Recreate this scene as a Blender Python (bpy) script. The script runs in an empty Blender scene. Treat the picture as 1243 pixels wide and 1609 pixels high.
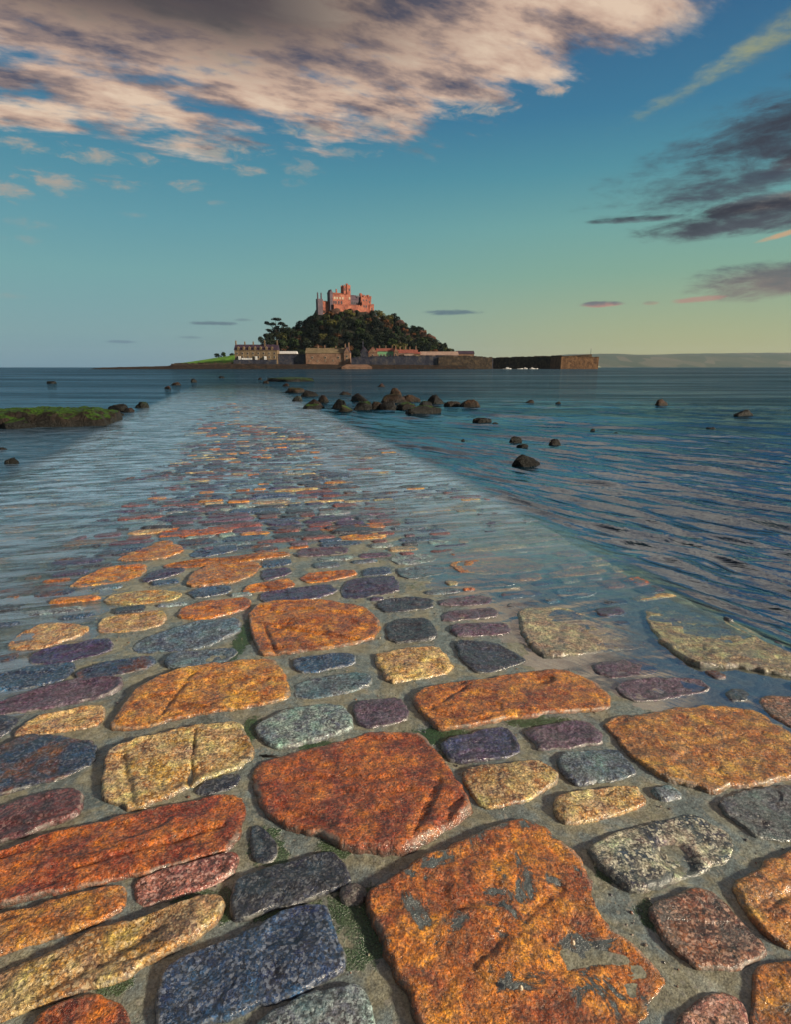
import bpy, math, random
import numpy as np
from mathutils import Vector, Matrix
random.seed(7); RS = np.random.RandomState(11)
scene = bpy.context.scene

# ------------------------------------------------------------------ camera
CAM_H = 1.3; FPX = 900.0; PITCH = math.atan(227.5/900)
cam_d = bpy.data.cameras.new('camera'); cam = bpy.data.objects.new('camera', cam_d)
scene.collection.objects.link(cam); scene.camera = cam
cam_d.sensor_fit = 'VERTICAL'; cam_d.sensor_height = 36; cam_d.lens = 36*FPX/1609
cam_d.clip_start = 0.05; cam_d.clip_end = 30000
cam.location = (0, 0, CAM_H); cam.rotation_euler = (math.radians(90)-PITCH, 0, 0)

# ------------------------------------------------------------------ exposure, sun, sky
EXPO = 0.7; GAIN = 2**EXPO; SKYS = 0.1
scene.view_settings.view_transform = 'Standard'; scene.view_settings.look = 'None'
scene.view_settings.exposure = EXPO; scene.view_settings.gamma = 1
scene.view_settings.use_curve_mapping = False
SUN_AZ = math.radians(112); SUN_EL = math.radians(19)
sd = bpy.data.lights.new('sun', 'SUN'); so = bpy.data.objects.new('sun', sd); scene.collection.objects.link(so)
sd.energy = 4.2; sd.angle = math.radians(4.0); sd.color = (1.0, 0.84, 0.62)
sv = Vector((math.sin(SUN_AZ)*math.cos(SUN_EL), math.cos(SUN_AZ)*math.cos(SUN_EL), math.sin(SUN_EL)))
so.rotation_euler = sv.to_track_quat('Z', 'Y').to_euler(); so.location = (60, -40, 60)

def lin(c):
    c = c/255.0
    return c/12.92 if c <= 0.04045 else ((c+0.055)/1.055)**2.4
def L(r, g, b, k=1.0): return (lin(r)*k, lin(g)*k, lin(b)*k, 1)

class NT:
    """small expression helper for node trees"""
    def __init__(s, tree): s.t = tree; s.t.nodes.clear()
    def n(s, typ, **kw):
        nd = s.t.nodes.new(typ)
        for k, v in kw.items(): setattr(nd, k, v)
        return nd
    def put(s, sock, v):
        if isinstance(v, bpy.types.NodeSocket): s.t.links.new(v, sock)
        elif v is not None:
            if hasattr(sock, 'default_value'):
                try: sock.default_value = v
                except Exception: sock.default_value = tuple(v)[:3]
    def m(s, op, a, b=None, c=None, clamp=False):
        nd = s.n('ShaderNodeMath', operation=op); nd.use_clamp = clamp
        s.put(nd.inputs[0], a)
        if b is not None: s.put(nd.inputs[1], b)
        if c is not None: s.put(nd.inputs[2], c)
        return nd.outputs[0]
    def vm(s, op, a, b=None, sc=None):
        nd = s.n('ShaderNodeVectorMath', operation=op); s.put(nd.inputs[0], a)
        if b is not None: s.put(nd.inputs[1], b)
        if sc is not None: s.put(nd.inputs['Scale'], sc)
        return nd.outputs['Value'] if op in ('DOT_PRODUCT', 'LENGTH') else nd.outputs[0]
    def step(s, v, a, b, lo=0.0, hi=1.0):
        nd = s.n('ShaderNodeMapRange', interpolation_type='SMOOTHSTEP')
        s.put(nd.inputs[0], v); s.put(nd.inputs[1], a); s.put(nd.inputs[2], b); s.put(nd.inputs[3], lo); s.put(nd.inputs[4], hi)
        return nd.outputs[0]
    def noise(s, vec, scale, detail=6, rough=0.55, dist=0.0):
        nd = s.n('ShaderNodeTexNoise'); s.put(nd.inputs['Vector'], vec)
        nd.inputs['Scale'].default_value = scale; nd.inputs['Detail'].default_value = detail
        nd.inputs['Roughness'].default_value = rough; nd.inputs['Distortion'].default_value = dist
        return nd.outputs['Fac']
    def mix(s, f, a, b, mode='MIX'):
        nd = s.n('ShaderNodeMix', data_type='RGBA', blend_type=mode)
        s.put(nd.inputs[0], f); s.put(nd.inputs[6], a); s.put(nd.inputs[7], b)
        return nd.outputs[2]
    def comb(s, x, y, z):
        nd = s.n('ShaderNodeCombineXYZ'); s.put(nd.inputs[0], x); s.put(nd.inputs[1], y); s.put(nd.inputs[2], z); return nd.outputs[0]
    def sep(s, v):
        nd = s.n('ShaderNodeSeparateXYZ'); s.put(nd.inputs[0], v); return nd.outputs
    def ramp(s, f, pts):
        nd = s.n('ShaderNodeValToRGB'); s.put(nd.inputs[0], f); cr = nd.color_ramp
        while len(cr.elements) < len(pts): cr.elements.new(0.5)
        for e, (p, c) in zip(cr.elements, pts): e.position = p; e.color = c
        return nd.outputs[0]

def pix_dir(x, y):
    a = x-621.5; b = 804.5-y
    return (a, FPX*math.cos(PITCH)+b*math.sin(PITCH), b*math.cos(PITCH)-FPX*math.sin(PITCH))
def azel(x, y):
    d = pix_dir(x, y); return math.atan2(d[0], d[1]), math.atan2(d[2], math.hypot(d[0], d[1]))

world = bpy.data.worlds.new('World'); scene.world = world; world.use_nodes = True
def build_sky():
    w = NT(world.node_tree)
    tc = w.n('ShaderNodeTexCoord').outputs['Generated']
    x, y, z = w.sep(tc)
    hr = w.m('SQRT', w.m('ADD', w.m('MULTIPLY', x, x), w.m('MULTIPLY', y, y)))
    s = w.m('DIVIDE', x, w.m('MAXIMUM', hr, 0.001))
    el = w.m('MULTIPLY', w.m('ARCTAN2', z, hr), 180/math.pi)
    k = 1.0
    def P(e, *c): return (math.sin(math.radians(e)), L(*c, k))
    zz = w.m('MAXIMUM', z, 0.0)
    left = w.ramp(zz, [P(0, 118,150,168), P(3, 124,160,166), P(8, 114,164,166), P(12, 96,154,166), P(16, 76,140,160), P(20, 60,120,152), P(27, 48,88,132), P(45, 20,48,98), P(90, 12,28,66)])
    right = w.ramp(zz, [P(0, 186,174,120), P(3, 168,174,132), P(8, 132,170,148), P(12, 114,166,160), P(16, 82,146,160), P(20, 60,122,154), P(27, 48,94,136), P(45, 20,48,98), P(90, 12,28,66)])
    grad = w.mix(w.step(s, -0.5, 0.5), left, right)
    sky = w.n('ShaderNodeTexSky', sky_type='NISHITA'); sky.sun_disc = False
    sky.sun_elevation = SUN_EL; sky.sun_rotation = SUN_AZ; sky.altitude = 10; sky.dust_density = 1.5; sky.ozone_density = 2.0
    nish = w.vm('SCALE', sky.outputs[0], sc=SKYS*GAIN*0.55)
    col = w.mix(0.08, grad, nish)
    # high cloud sheet: coordinates on a horizontal plane overhead
    zp = w.m('ADD', zz, 0.16)
    px_ = w.m('DIVIDE', x, zp); py_ = w.m('DIVIDE', y, zp)
    pl = w.comb(px_, py_, 0.0)
    # the sheet trails along a slant
    rot = w.n('ShaderNodeVectorRotate'); rot.rotation_type = 'Z_AXIS'; w.put(rot.inputs['Vector'], pl); rot.inputs['Angle'].default_value = math.radians(-22)
    pr = w.vm('MULTIPLY', rot.outputs[0], (0.85, 1.75, 1.0))
    nA = w.noise(pr, 3.8, 10, 0.60, 0.0)
    nB = w.noise(w.vm('ADD', pr, (7.3, 2.1, 0.4)), 1.0, 5, 0.5, 0.3)
    sp = w.m('MAXIMUM', w.m('ADD', s, 0.03), 0.0)
    edge = w.m('ADD', w.m('ADD', 18.3, w.m('MULTIPLY', s, 5.5)), w.m('MULTIPLY', w.m('MULTIPLY', sp, sp), 24.0))
    d = w.m('SUBTRACT', el, edge)
    bias = w.m('ADD', w.step(d, -4.5, 5.0, -0.19, 0.13), w.m('MULTIPLY', w.step(d, 5.0, 11.0, 0.0, 0.14), w.step(s, 0.3, -0.1)))
    dens = w.m('ADD', w.m('ADD', w.m('MULTIPLY', nA, 0.72), w.m('MULTIPLY', nB, 0.28)), bias)
    cov = w.step(dens, 0.46, 0.60)
    cov = w.m('MULTIPLY', cov, w.step(el, 10.5, 13.5))
    thick = w.noise(w.vm('ADD', pr, (1.3, 9.1, 0.0)), 4.2, 9, 0.60, 0.1)
    lit = w.ramp(thick, [(0.36, L(92,90,104)), (0.44, L(150,130,124)), (0.52, L(202,172,152)), (0.62, L(226,200,176))])
    thin = w.mix(w.step(d, -3.5, 1.5), L(140,158,160), lit)
    darkf = w.m('MULTIPLY', w.step(w.m('ADD', el, w.m('MULTIPLY', thick, 8.0)), 25.5, 31.0), w.step(s, 0.22, -0.25))
    ccol = w.mix(w.m('MULTIPLY', darkf, 0.93), thin, L(58, 56, 64))
    col = w.mix(w.m('MULTIPLY', cov, w.step(d, -6.0, 0.5, 0.55, 0.97)), col, ccol)
    # separate cloud masses: centre, half sizes (radians), slope, colour, strength
    az = w.m('ARCTAN2', x, y); elr = w.m('ARCTAN2', z, hr)
    wob = w.vm('MULTIPLY', tc, (1.0, 1.0, 4.2))
    n1 = w.noise(wob, 10.0, 10, 0.68, 0.4); n2 = w.noise(w.vm('ADD', wob, (3.1, 4.2, 5.3)), 17.0, 6, 0.6, 0.2)
    n4 = w.noise(w.vm('ADD', w.vm('MULTIPLY', tc, (1, 1, 2.6)), (1.1, 7.2, 2.3)), 30.0, 7, 0.66, 0.5)
    nz = w.m('SUBTRACT', w.m('ADD', w.m('MULTIPLY', n1, 0.6), w.m('ADD', w.m('MULTIPLY', n2, 0.2), w.m('MULTIPLY', n4, 0.2))), 0.5)
    nzs = w.m('SUBTRACT', w.m('ADD', w.m('MULTIPLY', n4, 0.8), w.m('MULTIPLY', n2, 0.2)), 0.5)
    def blob(col, cx, cy, hx, hy, slope, c_a, c_b, k=1.0, nzk=3.6, soft=0.9, nz=nz):
        a0, e0 = azel(cx, cy); a1, _ = azel(cx+hx, cy); _, e1 = azel(cx, cy-hy)
        ra = abs(a1-a0); re = abs(e1-e0)
        da = w.m('SUBTRACT', az, a0); de = w.m('SUBTRACT', w.m('SUBTRACT', elr, e0), w.m('MULTIPLY', da, slope))
        qa = w.m('DIVIDE', da, ra); qe = w.m('DIVIDE', de, re)
        r2 = w.m('ADD', w.m('MULTIPLY', qa, qa), w.m('MULTIPLY', qe, qe))
        v = w.m('ADD', w.m('SUBTRACT', 1.0, r2), w.m('MULTIPLY', nz, nzk))
        f = w.m('MULTIPLY', w.step(v, 0.0, soft), k)
        cc = w.mix(w.step(w.m('ADD', qe, w.m('MULTIPLY', nz, 5.0)), -1.0, 0.9), c_a, c_b)
        return w.mix(f, col, cc)
    dk = L(52,54,66); dk2 = L(84,88,98); wm = L(168,130,110); yl = L(142,150,122); pk = L(176,134,124)
    col = blob(col, 1140, 105, 190, 24, 0.36, yl, L(168,170,128), 0.75, 7.5, 2.4)
    col = blob(col, 1240, 40, 130, 40, 0.4, L(110,120,118), L(150,150,110), 0.5, 7.0, 2.6)
    col = blob(col, 1040, 165, 60, 10, 0.35, yl, yl, 0.45, 6.0, 2.2)
    col = blob(col, 1220, 215, 380, 105, 0.26, L(66,66,80), L(72,78,92), 0.92, 5.0, 1.5)
    col = blob(col, 1250, 185, 240, 58, 0.28, dk, dk, 0.9, 5.0, 1.8)
    col = blob(col, 1290, 240, 110, 24, 0.1, L(92,76,82), dk, 0.9)
    col = blob(col, 1060, 250, 130, 36, 0.25, L(70,98,114), L(76,104,120), 0.55, 5.5, 2.2)
    col = blob(col, 1190, 285, 110, 22, 0.12, L(84,88,98), L(66,76,90), 0.8, 5.0, 1.6)
    col = blob(col, 1230, 314, 140, 20, 0.05, wm, dk2, 0.85)
    col = blob(col, 1200, 342, 300, 32, 0.04, dk2, dk, 0.97)
    col = blob(col, 1010, 345, 100, 7, -0.02, dk2, dk, 0.9)
    col = blob(col, 1240, 366, 60, 6, 0.2, L(206,162,122), L(206,162,122), 0.8)
    col = blob(col, 1225, 438, 195, 38, 0.0, L(130,116,112), L(92,98,104), 0.95)
    col = blob(col, 1100, 470, 45, 6, 0.05, pk, pk, 0.75)
    col = blob(col, 947, 478, 38, 5.5, 0.0, L(190,138,124), L(112,112,118), 0.95, 3.0, 0.9, nzs)
    col = blob(col, 1025, 476, 16, 3.5, 0.0, L(180,146,126), L(140,130,120), 0.6, 3.0, 0.9, nzs)
    col = blob(col, 715, 491, 50, 5.5, 0.0, L(84,106,122), L(88,108,122), 0.85, 3.0, 0.9, nzs)
    col = blob(col, 336, 508, 42, 4.5, 0.0, L(92,112,126), L(96,116,128), 0.85, 3.0, 0.9, nzs)
    col = blob(col, 385, 503, 20, 3, 0.0, L(102,122,130), L(100,116,128), 0.5, 3.0, 0.9, nzs)
    col = blob(col, 188, 537, 26, 3, 0.0, L(92,118,138), L(96,116,138), 0.6, 3.0, 0.9, nzs)
    col = blob(col, 298, 530, 22, 2.4, 0.0, L(96,120,136), L(96,116,128), 0.5, 3.0, 0.9, nzs)
    pw = L(150,158,154)
    for (cx, cy, hx, hy, kk) in ((160,245,110,14,0.8),(330,232,90,16,0.8),(480,205,60,12,0.8),(740,165,80,26,0.9),(620,190,70,14,0.8),(40,230,80,14,0.8),(80,286,62,22,0.8),(195,290,38,11,0.7),(300,292,30,10,0.75),(382,268,46,9,0.7),(550,240,46,9,0.5),(475,262,34,16,0.5),(20,300,50,18,0.7),(40,350,40,10,0.35),(30,375,40,8,0.3),(338,320,18,5,0.4),(205,338,26,6,0.3),(460,290,28,10,0.4),(875,142,34,12,0.9),(20,465,45,6,0.25)):
        col = blob(col, cx, cy, hx, hy, 0.0, pw, L(164,160,152) if cy > 200 else L(190,170,156), min(1, kk*1.25), 8.5, 2.4, nzs)
    bg = w.n('ShaderNodeBackground'); w.put(bg.inputs[0], w.vm('SCALE', col, sc=1.0/(SKYS*GAIN))); bg.inputs[1].default_value = SKYS
    out = w.n('ShaderNodeOutputWorld'); w.t.links.new(bg.outputs[0], out.inputs[0])
build_sky()

# ------------------------------------------------------------------ helpers
COL = scene.collection.objects
def W(px, py, Y):
    """point at distance Y ahead of the camera seen in direction (px, py) of the photograph"""
    d = pix_dir(px, py); t = Y/d[1]; return Vector((d[0]*t, Y, CAM_H+d[2]*t))
def G(px, py, z=0.0):
    d = pix_dir(px, py); t = (z-CAM_H)/d[2]; return (d[0]*t, d[1]*t)
def tag(o, label=None, cat=None, group=None, kind=None):
    if label: o['label'] = label
    if cat: o['category'] = cat
    if group: o['group'] = group
    if kind: o['kind'] = kind
    return o
def empty(name, loc, rz=0.0):
    o = bpy.data.objects.new(name, None); o.empty_display_size = 0.2; COL.link(o); o.location = loc; o.rotation_euler[2] = rz; return o
def mesh_obj(name, verts, faces, mat, parent=None, loc=None, attrs=None, smooth=True, mats=None, midx=None):
    me = bpy.data.meshes.new(name)
    me.from_pydata([tuple(v) for v in verts] if not isinstance(verts, list) else verts, [], faces.tolist() if hasattr(faces, 'tolist') else faces)
    if smooth: me.polygons.foreach_set('use_smooth', np.ones(len(me.polygons), dtype=bool))
    if attrs:
        for k, v in attrs.items():
            if np.ndim(v) == 2:
                a = me.attributes.new(k, 'FLOAT_COLOR', 'POINT'); a.data.foreach_set('color', np.asarray(v, dtype=np.float32).ravel())
            else:
                a = me.attributes.new(k, 'FLOAT', 'POINT'); a.data.foreach_set('value', np.asarray(v, dtype=np.float32))
    me.materials.append(mat); me.update()
    o = bpy.data.objects.new(name, me); COL.link(o)
    if parent: o.parent = parent
    if loc is not None: o.location = loc
    return o
class MB:
    def __init__(s): s.v = []; s.f = []
    def box(s, x0, x1, y0, y1, z0, z1):
        b = len(s.v); s.v += [(x0,y0,z0),(x1,y0,z0),(x1,y1,z0),(x0,y1,z0),(x0,y0,z1),(x1,y0,z1),(x1,y1,z1),(x0,y1,z1)]
        s.f += [(b,b+3,b+2,b+1),(b+4,b+5,b+6,b+7),(b,b+1,b+5,b+4),(b+1,b+2,b+6,b+5),(b+2,b+3,b+7,b+6),(b+3,b,b+4,b+7)]; return s
    def gable(s, x0, x1, y0, y1, z0, z1, axis='x', over=0.0):
        """prism roof, ridge along axis"""
        b = len(s.v)
        if axis == 'x':
            ym = (y0+y1)/2; s.v += [(x0,y0,z0),(x1,y0,z0),(x1,y1,z0),(x0,y1,z0),(x0,ym,z1),(x1,ym,z1)]
            s.f += [(b,b+3,b+2,b+1),(b,b+1,b+5,b+4),(b+2,b+3,b+4,b+5),(b,b+4,b+3),(b+1,b+2,b+5)]
        else:
            xm = (x0+x1)/2; s.v += [(x0,y0,z0),(x1,y0,z0),(x1,y1,z0),(x0,y1,z0),(xm,y0,z1),(xm,y1,z1)]
            s.f += [(b,b+3,b+2,b+1),(b,b+1,b+4),(b+1,b+2,b+5,b+4),(b+2,b+3,b+5),(b+3,b,b+4,b+5)]
        return s
    def cone(s, x, y, z0, z1, r0, r1, n=8):
        b = len(s.v)
        for (z, r) in ((z0, r0), (z1, r1)):
            for i in range(n): a = 2*math.pi*i/n; s.v.append((x+r*math.cos(a), y+r*math.sin(a), z))
        for i in range(n): j = (i+1) % n; s.f.append((b+i, b+j, b+n+j, b+n+i))
        s.f.append(tuple(b+n+i for i in range(n))); s.f.append(tuple(b+n-1-i for i in range(n))); return s
    def tube(s, pts, rads, n=6):
        b = len(s.v); k = len(pts)
        for i, (p, r) in enumerate(zip(pts, rads)):
            p = Vector(p); t = (Vector(pts[min(i+1, k-1)])-Vector(pts[max(i-1, 0)])).normalized()
            a = t.orthogonal().normalized(); c = t.cross(a)
            for j in range(n): q = 2*math.pi*j/n; s.v.append(tuple(p+a*(r*math.cos(q))+c*(r*math.sin(q))))
        for i in range(k-1):
            for j in range(n): l = (j+1) % n; s.f.append((b+i*n+j, b+i*n+l, b+(i+1)*n+l, b+(i+1)*n+j))
        s.f.append(tuple(b+(k-1)*n+j for j in range(n))); s.f.append(tuple(b+n-1-j for j in range(n))); return s
    def build(s, name, mat, parent=None, smooth=False, loc=None): return mesh_obj(name, s.v, s.f, mat, parent, loc, smooth=smooth)

# numpy value noise -------------------------------------------------
_tab = RS.rand(1 << 16)
def _h(ix, iy, iz): return _tab[((ix*73856093) ^ (iy*19349663) ^ (iz*83492791)) & 0xffff]
def vn(x, y, z=0.0):
    x = np.asarray(x, float); y = np.asarray(y, float); z = np.zeros_like(x)+z
    ix = np.floor(x).astype(np.int64); iy = np.floor(y).astype(np.int64); iz = np.floor(z).astype(np.int64)
    fx, fy, fz = x-ix, y-iy, z-iz
    fx = fx*fx*fx*(fx*(fx*6-15)+10); fy = fy*fy*fy*(fy*(fy*6-15)+10); fz = fz*fz*fz*(fz*(fz*6-15)+10)
    def lp(a, b, t): return a+(b-a)*t
    r = lp(lp(lp(_h(ix,iy,iz), _h(ix+1,iy,iz), fx), lp(_h(ix,iy+1,iz), _h(ix+1,iy+1,iz), fx), fy),
           lp(lp(_h(ix,iy,iz+1), _h(ix+1,iy,iz+1), fx), lp(_h(ix,iy+1,iz+1), _h(ix+1,iy+1,iz+1), fx), fy), fz)
    return r*2-1
def fbm(x, y, z=0.0, o=4, g=0.5):
    a = 1.0; s = 0; t = 0
    for i in range(o): s = s+a*vn(np.asarray(x)*2**i+i*17.3, np.asarray(y)*2**i+i*5.1, np.asarray(z)*2**i+i*3.3); t += a; a *= g
    return s/t
def ss(x, a, b): t = np.clip((np.asarray(x, float)-a)/(b-a), 0, 1); return t*t*(3-2*t)

# causeway frame: u along it, v across it
CA = math.radians(-15.7); SA, CC = math.sin(CA), math.cos(CA)
def uv(X, Y): return X*SA+Y*CC, X*CC-Y*SA
def xy(u, v): return u*SA+v*CC, u*CC-v*SA
VL, VR = -2.45, 2.50
def bed_z(u, v):
    """height of the mortar surface above the water level"""
    base = np.interp(u, [-3, 1.2, 2.2, 3.0, 4.5, 7, 12, 22, 34, 60], [.030, .020, .012, .005, .001, -.002, -.005, -.013, -.10, -.50])
    base = base - .021*ss(v, 0.8, 1.8)*ss(u, -1.2, 1.4)*(1-.4*ss(u, 3, 8)) - .022*ss(-v, 0.35, 1.6)*ss(u, 0.6, 1.8)
    base = base + .006*fbm(u*.9, v*.9, 3.1, 3)*(1+ss(u, 4, 9)*.9)
    edge = ss(v, VR-.06, VR+.35)*.55 + ss(-v, -VL-.06, -VL+.35)*.4
    rag = .06*fbm(u*2.2, v*2.2, 8.0, 3)
    edge = ss(v+rag, VR-.05, VR+.40)*.55 + ss(-v+rag, -VL-.05, -VL+.5)*.4
    return base - edge

# ------------------------------------------------------------------ materials
def new_mat(name):
    m = bpy.data.materials.new(name); m.use_nodes = True; return m, NT(m.node_tree)
def finish(t, bsdf):
    o = t.n('ShaderNodeOutputMaterial'); t.t.links.new(bsdf, o.inputs[0])
def principled(t, col, rough=0.6, bump=None, bstr=0.5, bdist=0.01, spec=0.5, metal=0.0):
    p = t.n('ShaderNodeBsdfPrincipled'); t.put(p.inputs['Base Color'], col); t.put(p.inputs['Roughness'], rough)
    t.put(p.inputs['Specular IOR Level'], spec); t.put(p.inputs['Metallic'], metal)
    if bump is not None:
        b = t.n('ShaderNodeBump'); b.inputs['Strength'].default_value = bstr; b.inputs['Distance'].default_value = bdist
        t.put(b.inputs['Height'], bump); t.t.links.new(b.outputs[0], p.inputs['Normal'])
    return p.outputs[0]
def pos(t): return t.n('ShaderNodeNewGeometry').outputs['Position']
def attr(t, name, typ='GEOMETRY', out='Fac'):
    a = t.n('ShaderNodeAttribute', attribute_type=typ); a.attribute_name = name; return a.outputs[out]

def stone_mat(name, src):
    """wet cobble: colours come from the stone itself (object properties or vertex colours)"""
    m, t = new_mat(name); p = pos(t)
    typ = 'OBJECT' if src == 'OBJECT' else 'GEOMETRY'
    ca = attr(t, 'ca', typ, 'Color'); cb = attr(t, 'cb', typ, 'Color')
    spk = attr(t, 'spk', typ, 'Fac'); pud = attr(t, 'pud', typ, 'Fac'); rim = attr(t, 'rim')
    n1 = t.noise(p, 9.0, 8, 0.66, 0.6); n2 = t.noise(t.vm('ADD', p, (5, 3, 1)), 55.0, 5, 0.7); n3 = t.noise(p, 170.0, 3, 0.75); n4 = t.noise(t.vm('ADD', p, (2, 7, 1)), 21.0, 7, 0.7, 0.8)
    c = t.mix(t.step(n1, 0.42, 0.60), ca, cb)
    c = t.mix(t.m('MULTIPLY', t.step(n4, 0.50, 0.66), 0.55), c, t.mix(1.0, c, (0.32, 0.22, 0.20, 1), 'MULTIPLY'))
    n5 = t.noise(t.vm('ADD', p, (3, 8, 6)), 14.0, 5, 0.6, 0.3)
    c = t.mix(1.0, c, t.ramp(n5, [(0.32, (0.42, 0.36, 0.62, 1)), (0.44, (0.88, 0.72, 0.75, 1)), (0.54, (1.05, 1.05, 1.0, 1)), (0.66, (1.25, 1.55, 1.35, 1))]), 'MULTIPLY')
    br = t.m('MULTIPLY', t.step(n2, 0.3, 0.7, 0.40, 1.75), t.step(n3, 0.32, 0.68, 0.35, 1.8))
    c = t.vm('SCALE', c, sc=br)
    vo = t.n('ShaderNodeTexVoronoi'); t.put(vo.inputs['Vector'], t.vm('ADD', p, t.vm('SCALE', t.comb(n3, n2, n3), sc=0.006))); vo.inputs['Scale'].default_value = 165.0
    cell = t.sep(vo.outputs['Color'])[0]
    lightsp = t.m('MULTIPLY', t.step(cell, 0.70, 0.86), spk)
    darksp = t.m('MULTIPLY', t.step(t.sep(vo.outputs['Color'])[1], 0.68, 0.85), t.m('MULTIPLY', t.m('ADD', spk, 0.35), 0.6))
    pale = t.mix(0.45, t.vm('SCALE', ca, sc=2.6), (0.42, 0.43, 0.42, 1))
    c = t.mix(t.m('MULTIPLY', darksp, 0.8), c, (0.012, 0.012, 0.015, 1))
    c = t.mix(t.m('MULTIPLY', lightsp, 0.85), c, pale)
    # crust of lime and mortar plus a painted bright halo on the shoulder of the stone
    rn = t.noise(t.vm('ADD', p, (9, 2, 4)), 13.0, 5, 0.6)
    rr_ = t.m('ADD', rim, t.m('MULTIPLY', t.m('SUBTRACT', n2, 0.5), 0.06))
    crust_halo = t.m('MULTIPLY', t.m('MULTIPLY', t.step(rr_, 0.93, 0.965), t.step(rr_, 1.0, 0.98)), t.step(rn, 0.47, 0.60))
    c = t.mix(t.m('MULTIPLY', crust_halo, 0.5), c, (0.34, 0.34, 0.30, 1))
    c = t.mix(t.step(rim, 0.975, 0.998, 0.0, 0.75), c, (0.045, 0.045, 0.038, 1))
    # films of silt in the hollows
    pn = t.noise(t.vm('ADD', p, (1, 5, 9)), 8.0, 8, 0.68, 0.6)
    pf = t.m('MULTIPLY', t.step(pn, 0.535, 0.585), pud)
    c = t.mix(pf, c, t.vm('SCALE', (0.10, 0.12, 0.125), sc=t.step(n3, 0.2, 0.8, 0.6, 1.4)))
    hgt = t.m('ADD', t.m('ADD', t.m('MULTIPLY', n2, 0.55), t.m('MULTIPLY', n3, 0.22)), t.m('MULTIPLY', t.m('SUBTRACT', 1.0, pf), t.m('MULTIPLY', n4, 0.7)))
    rgh = t.m('SUBTRACT', t.step(n4, 0.3, 0.7, 0.20, 0.48), t.m('MULTIPLY', pf, 0.12))
    sh = principled(t, c, rgh, hgt, 1.0, 0.016, 0.55); pn_ = sh.node; pn_.inputs['Coat Weight'].default_value = 0.9; pn_.inputs['Coat Roughness'].default_value = 0.13
    cb_ = t.n('ShaderNodeBump'); cb_.inputs['Strength'].default_value = 0.5; cb_.inputs['Distance'].default_value = 0.008; t.put(cb_.inputs['Height'], t.m('ADD', n2, n4)); t.t.links.new(cb_.outputs[0], pn_.inputs['Coat Normal'])
    finish(t, sh); return m
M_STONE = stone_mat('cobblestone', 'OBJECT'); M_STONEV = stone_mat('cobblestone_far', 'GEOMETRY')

def bed_mat():
    m, t = new_mat('mortar_joint'); p = pos(t)
    n1 = t.noise(p, 5.0, 7, 0.62, 0.4); n2 = t.noise(p, 40.0, 6, 0.7); n3 = t.noise(p, 190.0, 3, 0.7)
    c = t.ramp(n1, [(0.3, (0.10, 0.125, 0.115, 1)), (0.45, (0.155, 0.195, 0.20, 1)), (0.56, (0.23, 0.225, 0.16, 1)), (0.72, (0.28, 0.32, 0.30, 1))])
    c = t.vm('SCALE', c, sc=t.m('MULTIPLY', t.step(n2, 0.25, 0.75, 0.6, 1.45), t.step(n3, 0.25, 0.75, 0.55, 1.5)))
    vo = t.n('ShaderNodeTexVoronoi'); t.put(vo.inputs['Vector'], p); vo.inputs['Scale'].default_value = 120.0
    c = t.mix(t.m('MULTIPLY', t.step(t.sep(vo.outputs['Color'])[0], 0.90, 0.97), 0.6), c, (0.32, 0.31, 0.27, 1))
    moss = attr(t, 'moss'); mf = t.step(t.m('ADD', moss, t.m('MULTIPLY', t.m('SUBTRACT', n2, 0.5), 1.6)), 0.46, 0.62)
    c = t.mix(t.m('MULTIPLY', mf, 0.9), c, t.vm('SCALE', (0.018, 0.052, 0.014), sc=t.step(n3, 0.3, 0.7, 0.3, 2.2)))
    h = t.m('ADD', t.m('ADD', n2, t.m('MULTIPLY', n3, 0.35)), t.m('MULTIPLY', mf, t.m('MULTIPLY', n3, 2.0)))
    finish(t, principled(t, c, t.step(n1, 0.35, 0.65, 0.16, 0.42), h, 0.7, 0.006, 0.8)); return m
M_BED = bed_mat()

def seabed_mat():
    m, t = new_mat('seabed_sand'); p = pos(t); n = t.noise(p, 1.5, 7, 0.65)
    finish(t, principled(t, t.ramp(n, [(0.3, (0.012, 0.022, 0.020, 1)), (0.7, (0.05, 0.06, 0.04, 1))]), 0.8)); return m

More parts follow.
